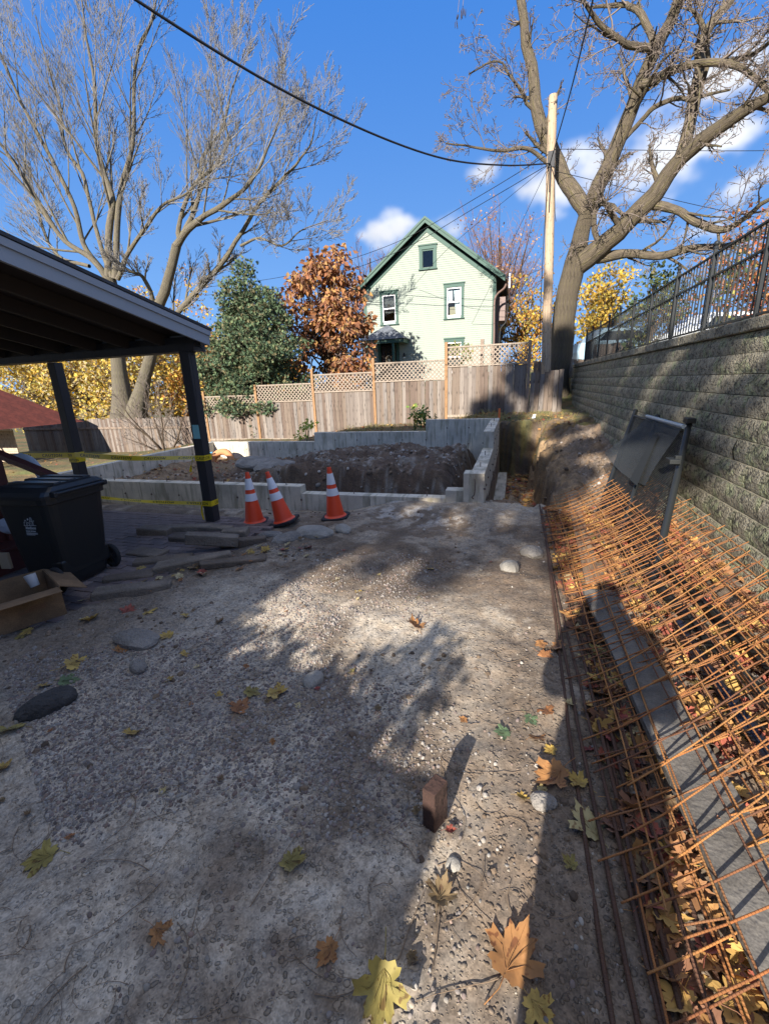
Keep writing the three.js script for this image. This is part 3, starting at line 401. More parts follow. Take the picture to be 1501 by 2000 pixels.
// ---------- red-roofed shed with climbing mesh ----------
{
  const s = thing('play_shed', 'small shed with red shingled hip roof and pale plank walls', 'shed', [-22.2, -1.0, -14.2]);
  const redM = [[0.33, 0.075, 0.04], [0.4, 0.1, 0.055], [0.28, 0.06, 0.035]].map((c) => std(c, 0.95, { map: speck })), plank = std([0.6, 0.52, 0.42], 0.85, { map: woodT }), tim = std([0.3, 0.23, 0.16], 0.9, { map: woodT });
  const R = rng(3), by = [[], [], []], yb = 1.62, yt = 3.55, x0 = -3.2, x1 = 2.5, rows = 16;
  for (let r = 0; r < rows; r++) { const a = r / rows, b = (r + 1.25) / rows, L = lerp(x0, -0.4, a), Rr = lerp(x1, -0.2, a), n = Math.max(1, Math.round((Rr - L) / 0.3)); for (let i = 0; i < n; i++) { const p = lerp(L, Rr, i / n), q = lerp(L, Rr, (i + 1) / n) - 0.012; const za = lerp(2.2, 0, a), zb = lerp(2.2, 0, b); by[Math.floor(R() * 3)].push(quad([p, lerp(yb, yt, a) + 0.03, za], [q, lerp(yb, yt, a) + 0.03, za], [q, lerp(yb, yt, b), zb], [p, lerp(yb, yt, b), zb])); } }
  by.forEach((g, i) => part('shingle_course', merge(g), redM[i], s, null, 'stuff'));
  part('roof_deck', merge([quad([x0, yb, 2.19], [x1, yb, 2.19], [-0.2, yt, -0.01], [-0.4, yt, -0.01]), quad([x1, yb, 2.19], [x1, yb, -2.2], [-0.2, yt, -0.01], [-0.2, yt, -0.01]), quad([x0, yb, 2.19], [x0, yb, -2.2], [-0.4, yt, -0.01], [-0.4, yt, -0.01])]), redM[2], s);
  part('eave_board', box(x0 - 0.05, x1 + 0.05, yb - 0.12, yb, 2.1, 2.2), std([0.03, 0.03, 0.035], 0.7), s);
  for (let i = 0; i < 9; i++) part('wall_plank', box(x0 + 0.4, x1 - 0.9, 0.12 + i * 0.155, 0.27 + i * 0.155, 0.4 + (i % 2) * 0.006, 0.44, 0.006), plank, s);
  part('white_trim', box(x0 + 0.4, x1 - 0.9, 1.49, 1.56, 0.42, 0.5), sash, s);
  for (const [a, b] of [[[-1.2, 0, 1.9], [-1.2, 1.5, 1.9]], [[-0.9, 1.5, 1.9], [1.0, -0.1, 1.95]], [[1.1, 0, 1.5], [0.3, 1.5, 1.5]], [[1.9, 0, 1.8], [1.7, 1.5, 1.8]], [[0.4, 0.2, 0.7], [0.1, 1.5, 0.7]]]) part('timber_strut', bar(a, b, 0.1, 0.1), tim, s);
  part('timber_beam', bar([-2, 0.05, 2.0], [2.1, 0.35, 2.2], 0.14, 0.18), tim, s); part('timber_beam', bar([-1.5, -0.15, 2.5], [2.2, -0.1, 2.6], 0.14, 0.2), tim, s);
  const netG = (ax, ay, bx, by2, n) => { const a = []; for (let i = 0; i <= n; i++) { const t = i / n; a.push(rod([lerp(ax, bx, t), 0, 2.05], [lerp(ax, bx, t) - 0.5 * 0, by2, 2.0], 0.008, 4)); a.push(rod([ax, by2 * t, 2.05], [bx, by2 * t, 2.05], 0.008, 4)); } return merge(a); };
  part('climbing_net', netG(-2.2, 0, -1.3, 1.5, 16), iron, s, null, 'stuff'); part('climbing_net', netG(1.9, 0, 2.45, 1.55, 16), iron, s, null, 'stuff');
  const teal = std([0.03, 0.2, 0.17], 0.5); for (const x of [-0.95, 1.55]) part('climbing_disc', new THREE.CylinderGeometry(0.17, 0.17, 0.06, 16).rotateX(Math.PI / 2 - 0.2).translate(x, 1.25, 2.1), teal, s);
}
// ---------- utility pole and wires ----------
const cableM = std([0.01, 0.01, 0.012], 0.6);
{
  const pl = thing('utility_pole', 'tall bleached wooden utility pole standing before the big bare tree', 'pole', [1.12, 0.5, -18]);
  const t = new Tubes(), pts = [], rad = []; for (let i = 0; i <= 14; i++) { const y = -0.5 + (10.4 * i) / 14; pts.push(V(-0.037 * y + 0.01 * Math.sin(i), y, 0)); rad.push(lerp(0.17, 0.135, i / 14)); } pts.push(V(pts[14].x, 9.91, 0)); rad.push(0.001); t.add(pts, rad, 14, 1);
  part('shaft', t.geo(), std([0.62, 0.5, 0.36], 0.85, { map: woodT, bumpMap: woodB, bumpScale: 0.008 }), pl);
  part('cable_bracket', merge([box(-0.42, -0.2, 7.9, 8.35, 0.0, 0.16), rod([-0.35, 8.5, 0.1], [-0.3, 7.2, 0.14], 0.03, 6), rod([-0.3, 8.1, 0.14], [-0.28, 6.6, 0.14], 0.022, 6)]), cableM, pl);
  part('drop_wires', merge([wire([[-0.36, 8.3, 0.14], [-0.4, 6, 0.17], [-0.36, 3, 0.18], [-0.2, 0.2, 0.19]], 0.013, 4, 16), wire([[-0.2, 8.0, 0.17], [-0.15, 7.3, 0.2], [-0.1, 6.6, 0.19], [-0.05, 6.3, 0.17]], 0.012, 4, 12)]), cableM, pl);
  const W = (name, label, pts, r, sub = 40) => one(name, wire(pts, r, 5, sub), cableM, label, 'cable', [0, 0, 0], 0, 'overhead wires');
  const P = [0.78, 8.5, -17.85];
  W('thick_cable', 'thick black cable sagging from the pole across the open sky', [P, [-0.6, 7.65, -15.2], [-2.08, 6.98, -12.4], [-3.87, 6.75, -9.05], [-5.23, 6.96, -6.54], [-7.2, 7.7, -3], [-8.6, 8.5, -0.3]], 0.021, 60);
  W('service_wire', 'thin paired wire running low behind the brown-leaved tree', [P, [-1.5, 8.2, -19.5], [-5.5, 7.6, -22], [-12, 7.4, -25], [-22, 8.5, -30]], 0.012);
  W('service_wire', 'thin upper wire running behind the brown-leaved tree', [[0.78, 8.8, -17.85], [-1.5, 8.5, -19.5], [-5.5, 8.0, -22], [-12, 7.95, -25], [-22, 9, -30]], 0.012);
  W('house_drop_wire', 'thin wire dropping from the pole to the clapboard wall', [P, [-0.9, 6.4, -21.8], [-2.4, 4.75, -25.9]], 0.008); W('house_drop_wire', 'thin wire reaching the gable of the clapboard house', [P, [-3, 7.4, -21.5], [-5.4, 6.9, -25.5]], 0.008);
  W('climbing_cable', 'black cable rising steeply from the pole past the bare crown', [P, [0.95, 8.15, -13.2], [0.95, 7.65, -9.7], [1.0, 7.5, -5], [1.1, 7.8, 1]], 0.016); 
  W('street_wire', 'thin wire crossing behind the limbs of the big bare tree', [[0.9, 8.9, -17.9], [8, 8.6, -20], [18, 9, -24]], 0.01); W('street_wire', 'lower thin wire sloping away behind the big bare tree', [[0.9, 8.3, -17.9], [8, 7.0, -21], [18, 6.2, -26]], 0.01);
}
// ---------- trees ----------
const barkT = tex(256, 512, (u, v) => { const a = fbm(u * 14, v * 5, 4, 3, 0), b = Math.abs(2 * fbm(u * 20 + 3 * vn(u * 3, v * 4, 2), v * 4, 3, 8) - 1), m = sm(0.55, 0.75, fbm(u * 4, v * 3, 3, 50)); const s = 0.5 + 0.35 * a + 0.35 * b; return [s, s * (0.97 + 0.03 * m), s * (0.9 - 0.12 * m)]; }, true, 3, 0.9);
const barkB = tex(256, 512, (u, v) => 0.7 * Math.abs(2 * fbm(u * 20 + 3 * vn(u * 3, v * 4, 2), v * 4, 3, 8) - 1) + 0.3 * fbm(u * 30, v * 20, 3, 5), false, 3, 0.9);
const bark = std([0.25, 0.21, 0.165], 0.95, { map: barkT, bumpMap: barkB, bumpScale: 0.04 }), barkGrey = std([0.3, 0.27, 0.225], 0.95, { map: barkT, bumpMap: barkB, bumpScale: 0.03 }), twigM = std([0.19, 0.15, 0.12], 0.9), twigPale = std([0.2, 0.185, 0.165], 0.85), twigRed = std([0.3, 0.17, 0.13], 0.9), barkDark = std([0.14, 0.1, 0.075], 0.95, { map: barkT, bumpMap: barkB, bumpScale: 0.02 });
// one branch with its side shoots; o.lv holds one entry per level: [children, angle, length factor, radius factor]
function grow(tb, tw, p, d, len, r, lv, o, R) {
  const n = lv >= o.lv.length ? 3 : 5, pts = [p.clone()], rad = [r], dir = d.clone(), q = p.clone(), end = Math.max(o.rmin, r * 0.3);
  for (let i = 1; i <= n; i++) { dir.x += (R() - 0.5) * o.wob; dir.y += (R() - 0.5) * o.wob + o.up; dir.z += (R() - 0.5) * o.wob; dir.normalize(); q.addScaledVector(dir, len / n); pts.push(q.clone()); rad.push(lerp(r, end, i / n)); }
  (r > o.split ? tb : tw).add(pts, rad, r > 0.05 ? 7 : r > 0.018 ? 5 : 3);
  if (lv < o.lv.length) shoots(tb, tw, pts, rad, len, lv, o, R);
  else if (o.tips) o.tips.push(q.clone());
}
function shoots(tb, tw, pts, rad, len, lv, o, R, from = 0.22) {
  const [k, ang, lf, rf] = o.lv[lv], m = pts.length - 1; let az = R() * 6.28;
  for (let i = 0; i < k; i++) {
    const t = lerp(from, 1, (i + R() * 0.9) / k), s = Math.min(m - 1e-4, t * m), a = Math.floor(s), f = s - a, p = pts[a].clone().lerp(pts[a + 1], f), T = pts[a + 1].clone().sub(pts[a]).normalize();
    az += 2.4 + R() * 0.8; const side = V(0.37, 0.2, 0.9).cross(T).normalize(), s2 = V(0, 0, 0).crossVectors(T, side), A = ang * rr(0.65, 1.25, R);
    const d = T.multiplyScalar(Math.cos(A)).addScaledVector(side, Math.sin(A) * Math.cos(az)).addScaledVector(s2, Math.sin(A) * Math.sin(az)); d.y += o.up * 2; d.normalize();
    const r0 = lerp(rad[a], rad[a + 1], f); grow(tb, tw, p, d, len * lf * rr(0.55, 1.15, R) * lerp(1.1, 0.65, t), Math.max(o.rmin, Math.min(r0 * 0.85, r0 * rf * rr(0.7, 1.1, R))), lv + 1, o, R);
  }
}
function limbTree(name, label, limbs, o, mats, seed, group) {
  const t = thing(name, label, 'tree', [0, 0, 0], 0, group), R = rng(seed), trunk = new Tubes(), tb = new Tubes(), tw = new Tubes();
  limbs.forEach((L, k) => {
    const c = new THREE.CatmullRomCurve3(L.map((q) => V(q[0], q[1], q[2]))), n = L.length * 4, pts = [], rad = [];
    for (let i = 0; i <= n; i++) { const u = i / n, s = u * (L.length - 1), a = Math.min(L.length - 2, Math.floor(s)), p = c.getPoint(u); p.x += (vn(i * 0.5, k, 3) - 0.5) * 0.12 * (i > 0 && i < n ? 1 : 0) * (k < o.trunks ? 0.4 : 1); pts.push(p); rad.push(lerp(L[a][3], L[a + 1][3], s - a) * (0.94 + 0.12 * vn(i * 0.8, k * 3, 9))); }
    if (k < o.trunks) for (let i = 0; i < 5; i++) rad[i] *= 1 + 0.09 * (5 - i) ** 1.3;
    (k < o.trunks ? trunk : tb).add(pts, rad, k < o.trunks ? 16 : 9);
    if (k >= o.trunks) { let len = 0; for (let i = 1; i <= n; i++) len += pts[i].distanceTo(pts[i - 1]); shoots(tb, tw, pts, rad, o.abs || len, 0, o, R, 0.16); }
  });
  part('trunk', trunk.geo(), mats[0], t); part('limbs', tb.geo(), mats[1], t); part('twigs', tw.geo(), mats[2], t, null, 'stuff'); return t;
}
const T2L = [
  [[1.4,0.2,-19.0,0.57],[1.47,1.71,-19.0,0.5],[1.63,2.65,-19.0,0.435],[1.65,4.27,-19.0,0.382],[1.83,5.46,-19.0,0.36],[2.02,6.59,-19.0,0.286],[2.21,7.51,-19.0,0.255]],
  [[2.15,7.28,-19.0,0.274],[1.61,8.13,-19.21,0.26],[0.9,9.39,-19.43,0.237],[0.35,10.93,-19.64,0.203],[0.03,12.34,-19.86,0.177],[-0.3,13.94,-20.07,0.152],[-0.43,14.86,-20.29,0.136],[-0.74,16.35,-20.5,0.095]],
  [[2.22,7.43,-19.0,0.274],[2.39,7.73,-18.71,0.259],[2.66,8.57,-18.43,0.234],[3.08,9.68,-18.14,0.209],[3.45,10.73,-17.86,0.184],[3.86,11.54,-17.57,0.143],[4.11,12.23,-17.29,0.099],[4.16,12.95,-17.0,0.06]],
  [[1.95,5.61,-19.0,0.384],[2.69,6.05,-18.61,0.319],[3.21,6.46,-18.22,0.293],[3.87,7.06,-17.83,0.264],[4.49,7.91,-17.44,0.222],[4.91,8.19,-17.06,0.192],[5.53,8.45,-16.67,0.164],[6.03,8.57,-16.28,0.132],[6.64,8.63,-15.89,0.098],[7.14,8.88,-15.5,0.059]],
  [[4.42,7.84,-17.4,0.18],[4.65,9.02,-17.58,0.163],[4.7,10.02,-17.77,0.147],[4.74,10.88,-17.95,0.133],[5.07,11.45,-18.13,0.119],[5.49,12.04,-18.32,0.099],[5.84,12.97,-18.5,0.065]],
  [[2.6,5.77,-18.9,0.197],[3.5,5.74,-18.52,0.133],[4.44,5.48,-18.14,0.13],[5.19,5.53,-17.76,0.11],[6.03,5.41,-17.38,0.085],[6.44,5.5,-17.0,0.054]],
  [[3.85,6.97,-18.0,0.149],[4.49,6.65,-17.58,0.121],[5.05,6.08,-17.17,0.112],[5.74,5.71,-16.75,0.093],[6.04,5.91,-16.33,0.065],[6.3,6.11,-15.92,0.05],[6.63,6.26,-15.5,0.029]],
  [[3.27,10.22,-18.0,0.126],[3.48,10.07,-17.67,0.11],[4.04,10.1,-17.33,0.099],[4.71,9.93,-17.0,0.088],[5.48,9.47,-16.67,0.074],[5.9,8.84,-16.33,0.06],[6.28,8.28,-16.0,0.036]],
  [[3.48,10.93,-17.8,0.122],[3.07,10.85,-17.44,0.099],[2.53,10.87,-17.08,0.085],[1.77,11.25,-16.72,0.065],[1.36,11.61,-16.36,0.05],[1.23,11.84,-16.0,0.031]],
  [[3.44,11.06,-17.7,0.101],[3.16,11.84,-18.02,0.095],[2.84,12.38,-18.35,0.082],[2.45,12.69,-18.68,0.064],[1.75,12.98,-19.0,0.037]],
  [[2.7,8.49,-18.6,0.091],[3.16,9.11,-18.25,0.073],[3.61,9.47,-17.9,0.07],[4.19,9.49,-17.55,0.06],[4.5,9.23,-17.2,0.053],[4.77,9.13,-16.85,0.039],[5.2,8.99,-16.5,0.025]],
  [[2.76,6.16,-18.6,0.104],[2.44,6.28,-18.48,0.095],[2.34,6.76,-18.36,0.087],[2.44,7.24,-18.24,0.076],[2.9,7.06,-18.12,0.068],[3.13,6.78,-18.0,0.053]],
  [[0.28,10.82,-19.7,0.082],[-0.09,11.17,-19.52,0.065],[-0.55,11.75,-19.35,0.048],[-1.07,12.26,-19.18,0.031],[-2.01,11.99,-19.0,0.025]],
  [[0.79,9.09,-19.4,0.074],[0.07,9.57,-19.17,0.065],[-0.89,9.55,-18.95,0.05],[-1.95,9.78,-18.73,0.033],[-2.73,9.89,-18.5,0.025]],
  [[4.57,8.43,-17.5,0.068],[4.76,9.64,-17.4,0.059],[4.75,10.34,-17.3,0.057],[4.57,10.94,-17.2,0.05],[4.19,11.24,-17.1,0.037],[3.85,11.3,-17.0,0.019]],
  [[4.8,10.31,-17.8,0.081],[5.24,10.05,-17.35,0.071],[5.63,9.84,-16.9,0.062],[5.89,9.81,-16.45,0.048],[6.23,9.74,-16.0,0.029]]
];
const T1L = [
  [[-23.03,-0.03,-22.0,0.549],[-22.84,2.7,-22.0,0.444],[-22.51,4.99,-22.0,0.388],[-22.22,6.88,-22.0,0.358],[-22.27,8.07,-22.0,0.374]],
  [[-22.48,-0.03,-22.0,0.455],[-21.11,2.34,-21.9,0.371],[-19.91,4.26,-21.8,0.294],[-18.93,6.3,-21.7,0.263],[-18.13,7.23,-21.6,0.246],[-17.01,9.02,-21.5,0.228]],
  [[-22.34,8.08,-22.0,0.185],[-22.83,9.1,-21.71,0.149],[-24.23,10.06,-21.43,0.126],[-25.09,11.91,-21.14,0.114],[-25.73,13.65,-20.86,0.091],[-26.09,14.49,-20.57,0.07],[-27.12,16.27,-20.29,0.049],[-27.41,17.83,-20.0,0.029]],
  [[-22.34,8.08,-22.0,0.195],[-21.6,10.42,-22.07,0.179],[-21.09,11.94,-22.14,0.164],[-21.45,13.41,-22.21,0.122],[-21.54,14.92,-22.29,0.1],[-21.12,16.93,-22.36,0.077],[-21.15,18.83,-22.43,0.048],[-21.1,20.35,-22.5,0.029]],
  [[-21.81,8.03,-22.0,0.182],[-21.09,10.88,-22.21,0.156],[-20.48,12.77,-22.43,0.133],[-19.63,14.32,-22.64,0.1],[-19.19,16.62,-22.86,0.088],[-18.75,18.3,-23.07,0.066],[-17.73,19.51,-23.29,0.037],[-17.39,20.54,-23.5,0.019]],
  [[-22.45,8.35,-22.0,0.151],[-23.31,9.81,-21.83,0.129],[-23.26,11.72,-21.67,0.114],[-23.98,13.86,-21.5,0.101],[-24.7,15.8,-21.33,0.08],[-25.21,17.62,-21.17,0.057],[-25.49,19.4,-21.0,0.029]],
  [[-21.63,8.01,-22.0,0.14],[-20.33,9.07,-21.7,0.114],[-18.82,9.9,-21.4,0.089],[-17.08,10.72,-21.1,0.066],[-15.58,10.85,-20.8,0.046],[-14.27,11.18,-20.5,0.026]],
  [[-21.98,8.04,-22.0,0.13],[-22.84,10.89,-22.33,0.106],[-23.26,13.26,-22.67,0.095],[-24.53,15.25,-23.0,0.085],[-24.66,17.29,-23.33,0.062],[-25.28,19.5,-23.67,0.043],[-25.73,21.65,-24.0,0.021]],
  [[-23.43,8.84,-22.0,0.109],[-25.78,9.66,-22.25,0.089],[-26.8,11.16,-22.5,0.079],[-27.25,13.1,-22.75,0.066],[-28.19,15.34,-23.0,0.044]],
  [[-17.01,9.02,-21.5,0.198],[-16.1,9.54,-21.29,0.164],[-14.96,9.89,-21.07,0.13],[-13.59,10.18,-20.86,0.109],[-12.29,10.55,-20.64,0.079],[-11.29,11.11,-20.43,0.059],[-10.41,12.01,-20.21,0.041],[-9.57,13.01,-20.0,0.024]],
  [[-17.03,8.9,-21.5,0.159],[-16.23,10.03,-21.75,0.126],[-15.54,11.47,-22.0,0.096],[-15.34,12.83,-22.25,0.076],[-14.14,14.0,-22.5,0.056],[-13.47,15.71,-22.75,0.036],[-12.74,17.06,-23.0,0.018]],
  [[-16.83,9.11,-21.5,0.129],[-16.69,10.15,-21.58,0.107],[-15.56,11.57,-21.67,0.085],[-14.18,12.25,-21.75,0.074],[-13.51,13.2,-21.83,0.055],[-13.75,14.67,-21.92,0.036],[-13.79,16.44,-22.0,0.018]],
  [[-14.91,8.44,-22.5,0.131],[-13.9,9.22,-22.33,0.107],[-12.6,10.36,-22.17,0.085],[-11.14,11.17,-22.0,0.073],[-10.07,11.66,-21.83,0.054],[-9.15,12.42,-21.67,0.035],[-8.75,13.22,-21.5,0.016]],
  [[-19.08,5.3,-22.0,0.151],[-16.93,6.86,-22.25,0.146],[-14.91,8.44,-22.5,0.131]],
  [[-13.78,8.86,-22.3,0.069],[-12.38,8.89,-21.73,0.056],[-10.88,8.24,-21.15,0.046],[-9.5,8.56,-20.57,0.026],[-8.0,8.6,-20.0,0.016]],
  [[-19.47,6.65,-22.0,0.129],[-19.26,7.78,-21.33,0.092],[-19.41,7.9,-20.67,0.07],[-19.87,8.51,-20.0,0.048]]
];
limbTree('bare_maple', 'huge bare spreading tree with two trunks beyond the low fence', T1L, { trunks: 2, lv: [[11, 0.58, 0.42, 0.5], [8, 0.55, 0.55, 0.55], [6, 0.5, 0.55, 0.6], [3, 0.45, 0.6, 0.7]], wob: 0.17, up: 0.05, rmin: 0.0078, split: 0.035 }, [barkGrey, barkGrey, twigPale], 11);
limbTree('bare_locust', 'huge bare tree with thick gnarled limbs behind the utility pole', T2L, { trunks: 1, lv: [[9, 0.85, 0.34, 0.42], [7, 0.8, 0.55, 0.5], [5, 0.8, 0.55, 0.6], [2, 0.7, 0.6, 0.7]], wob: 0.5, up: -0.005, rmin: 0.0075, split: 0.03, abs: 5.2 }, [bark, bark, twigM], 23);
// dark seed pods hanging in the crown
{ const R = rng(77), t = thing('seed_pods', 'dark seed pods hanging from a high drooping twig', 'seed pods', [0, 0, 0]); const g = new THREE.SphereGeometry(1, 6, 5); g.scale(0.022, 0.12, 0.012); for (const [x, y, z] of [[-2.35, 13.4, -18.6], [-2.2, 13.6, -18.7], [-1.6, 14.2, -18.5], [-2.9, 14.5, -18.6]]) { part('twig', wire([[x + 0.3, y + 1.6, z], [x + 0.1, y + 0.8, z], [x, y + 0.1, z]], 0.008, 4, 6), twigM, t); for (let i = 0; i < 5; i++) { const m = part('pod', g, std([0.035, 0.025, 0.02], 0.8), t, [x + rr(-0.13, 0.13, R), y + rr(-0.25, 0.1, R), z + rr(-0.1, 0.1, R)]); m.rotation.set(rr(-0.3, 0.3, R), rr(0, 6, R), rr(-0.3, 0.3, R)); } } }
// foliage: leaf-sized faces through the volume of clumps
function leafShape(w, l, fold) { const g = new THREE.BufferGeometry(); g.setAttribute('position', new THREE.Float32BufferAttribute([0, 0, 0, w, l * 0.45, fold, 0, l, 0, -w, l * 0.45, fold], 3)); g.setIndex([0, 1, 2, 0, 2, 3]); g.computeVertexNormals(); return g; }
const spray = (() => { const a = []; for (let i = -3; i <= 3; i++) { const q = i * 0.3, l = 1 - 0.1 * Math.abs(i); const g = leafShape(0.1, l, 0.03); g.rotateZ(-q); g.rotateX(i * 0.09); a.push(g); } return mergeGeometries(a); })();
const leafG = leafShape(0.36, 1, 0.12), broadG = leafShape(0.3, 1, 0.16);
const leafMat = (rough = 0.8, tr = 0.35) => new THREE.MeshPhysicalMaterial({ color: 0xffffff, roughness: rough, transmission: tr, thickness: 0, side: THREE.DoubleSide });
function foliage(name, parent, geo, mat, clumps, perUnit, size, cols, seed, droop = 0, outward = 0.5) {
  const R = rng(seed), list = []; for (const [x, y, z, r, ry = r, rz = r] of clumps) { const n = Math.round(perUnit * r * Math.max(r, ry)); for (let i = 0; i < n; i++) { const u = R() * 2 - 1, a = R() * 6.283, s = Math.sqrt(1 - u * u), q = Math.pow(R(), 0.42) * (0.75 + 0.5 * R()); const nx = s * Math.cos(a), nz = s * Math.sin(a); list.push([x + nx * r * q, y + u * ry * q, z + nz * rz * q, nx, u, nz]); } }
  const im = fin(new THREE.InstancedMesh(geo, mat, list.length)); im.name = name; im.userData.kind = 'stuff'; const M = new THREE.Matrix4(), Q = new THREE.Quaternion(), d = V(0, 0, 0), Y = V(0, 1, 0), Q2 = new THREE.Quaternion();
  list.forEach(([x, y, z, nx, ny, nz], i) => { d.set(nx * outward + R() - 0.5, ny * outward + R() - 0.5 - droop, nz * outward + R() - 0.5).normalize(); Q.setFromUnitVectors(Y, d); Q2.setFromAxisAngle(Y, R() * 6.28); Q.multiply(Q2); const s = size * rr(0.6, 1.3, R); M.compose(V(x, y, z), Q, V(s, s, s)); im.setMatrixAt(i, M); const c = cols[Math.floor(R() * cols.length)], v = rr(0.65, 1.25, R); im.setColorAt(i, lin(c[0] * v, c[1] * v, c[2] * v)); });
  parent.add(im); return im;
}
function crownClumps(R, cx, cy, cz, rx, ry, rz, n, cr, shape = 0) { const a = []; for (let i = 0; i < n; i++) { const u = R() * 2 - 1, t = R() * 6.283, s = Math.sqrt(1 - u * u), q = Math.pow(R(), 0.5); let k = 1; if (shape) k = Math.pow(clamp(1 - (u * q + 1) / 2.05), 0.6 * shape) * 1.12; a.push([cx + Math.cos(t) * s * rx * q * k, cy + u * ry * q, cz + Math.sin(t) * s * rz * q * k, cr * rr(0.6, 1.3, R), cr * rr(0.5, 1.0, R), cr * rr(0.6, 1.3, R)]); } return a; }
function leafTree(name, label, base, H, crown, n, cr, per, size, cols, seed, o = {}) {
  const t = thing(name, label, o.cat || 'tree', [0, 0, 0], 0, o.group), R = rng(seed), [cx, cy, cz, rx, ry, rz] = crown, tb = new Tubes(), tw = new Tubes();
  const tr = o.r || 0.2, pts = [], rad = []; for (let i = 0; i <= 8; i++) { const u = i / 8; pts.push(V(lerp(base[0], cx, u) + (vn(i, seed, 1) - 0.5) * tr, lerp(base[1], cy + ry * 0.5, u), lerp(base[2], cz, u))); rad.push(lerp(tr, tr * 0.25, u)); }
  const trunk = new Tubes(); trunk.add(pts, rad, 9); part('trunk', trunk.geo(), o.bark || barkDark, t);
  const cl = crownClumps(R, cx, cy, cz, rx, ry, rz, n, cr, o.cone);
  for (const c of cl) { const k = Math.floor(rr(2, 7, R)), a = pts[k], b = V(c[0], c[1], c[2]); const m = a.clone().lerp(b, 0.5); m.y -= 0.15 * a.distanceTo(b) * (o.cone ? -0.3 : 0.6); (tb).add([a, m, b], [rad[k] * 0.45, rad[k] * 0.28, 0.012], 5); if (o.bareTwigs) { for (let i = 0; i < o.bareTwigs; i++) grow(tw, tw, m.clone().lerp(b, R()), V(R() - 0.5, R() * 0.9, R() - 0.5).normalize(), cr * rr(0.8, 1.7, R), 0.014, 0, { lv: [[4, 0.6, 0.5, 0.6]], wob: 0.4, up: 0.05, rmin: 0.008, split: 9 }, R); } }
  part('limbs', tb.geo(), o.bark || barkDark, t); if (o.bareTwigs) part('twigs', tw.geo(), o.twig || twigM, t, null, 'stuff');
  if (per) foliage('crown', t, o.geo || leafG, o.mat || leafM, cl, per, size, cols, seed + 1, o.droop || 0, o.out ?? 0.5); return t;
}
const leafM = leafMat();
const yel = [[0.62, 0.4, 0.04], [0.72, 0.5, 0.07], [0.5, 0.3, 0.04], [0.45, 0.38, 0.06]], ora = [[0.55, 0.22, 0.03], [0.6, 0.3, 0.04], [0.45, 0.17, 0.03]], red = [[0.42, 0.1, 0.03], [0.5, 0.16, 0.04], [0.33, 0.12, 0.04], [0.5, 0.24, 0.08]], brownL = [[0.36, 0.145, 0.045], [0.43, 0.19, 0.055], [0.24, 0.09, 0.03], [0.46, 0.26, 0.07], [0.3, 0.11, 0.04]], evg = [[0.085, 0.14, 0.065], [0.115, 0.175, 0.08], [0.06, 0.105, 0.055], [0.16, 0.2, 0.09], [0.19, 0.16, 0.075]], grn = [[0.05, 0.09, 0.025], [0.09, 0.12, 0.03], [0.04, 0.07, 0.02], [0.3, 0.28, 0.05]];
leafTree('arborvitae', 'broad shaggy green evergreen leaning over the lattice fence', [-10.6, -0.4, -17.2], 7, [-10.55, 3.0, -16.9, 2.9, 3.5, 1.8], 180, 0.46, 1000, 0.115, evg, 101, { geo: spray, mat: leafMat(0.9, 0.12), cone: 0.62, r: 0.25, out: 0.9, droop: -0.1 });
leafTree('magnolia', 'dense tree with large rust-brown leaves beside the clapboard house', [-8.1, 0.9, -19.2], 7, [-8.0, 4.5, -19.2, 2.4, 3.15, 1.9], 110, 0.48, 260, 0.24, brownL, 103, { geo: broadG, r: 0.14, droop: 0.45, out: 0.5, cone: 0.5 });
leafTree('bare_ash', 'slim leafless tree beyond the brown-leaved tree', [-10.5, 1, -34], 12, [-10.5, 8.5, -34, 2.8, 4.2, 2], 44, 1.0, 0, 0, yel, 105, { bareTwigs: 9, r: 0.2, twig: twigRed });
leafTree('thin_reddish_tree', 'tall thin-twigged tree with a few russet leaves behind the house gable', [-1.6, 1, -40], 16, [-1.6, 9.6, -40, 4.2, 5.6, 3], 80, 1.1, 9, 0.2, [[0.45, 0.2, 0.08], [0.5, 0.28, 0.12]], 107, { bareTwigs: 9, r: 0.3, twig: twigRed });
leafTree('golden_tree', 'rounded gold and green tree between the house and the pole', [0.4, 1, -32], 7, [0.5, 5.2, -32, 2.0, 2.7, 1.8], 50, 0.65, 120, 0.2, [...yel, ...ora, [0.2, 0.2, 0.05]], 109, { group: 'autumn trees past the house' });
leafTree('golden_bush', 'low orange shrubbery next to the clapboard house corner', [0.4, 1, -29.5], 4, [0.6, 2.8, -29.5, 2.2, 1.5, 1.2], 40, 0.5, 130, 0.16, [...ora, ...yel], 111, { cat: 'shrub', group: 'autumn shrubs' });
leafTree('golden_maple', 'bright yellow maple glowing behind the black railing', [5.2, 2, -31], 8, [4.9, 5.6, -31, 2.1, 2.7, 1.8], 60, 0.65, 130, 0.21, [...yel, [0.7, 0.45, 0.05]], 113, {});
leafTree('green_shrub', 'dark green leafy shrub growing behind the railing', [4.6, 2.1, -19], 3, [4.7, 4.0, -19, 1.25, 1.5, 1.0], 40, 0.4, 170, 0.15, grn, 115, { cat: 'shrub', r: 0.06 });
leafTree('orange_bush', 'hazy orange bush between the shrub and the red tree', [6.5, 2.1, -23], 3, [6.3, 3.9, -23, 1.3, 1.2, 0.9], 30, 0.42, 130, 0.14, [...ora, ...brownL], 116, { cat: 'shrub', r: 0.06 });
leafTree('red_maple', 'red and orange maple behind the tallest part of the railing', [8.5, 2.1, -19], 6, [8.3, 4.7, -19, 2.4, 2.3, 1.6], 70, 0.6, 100, 0.17, red, 117, { r: 0.12 });
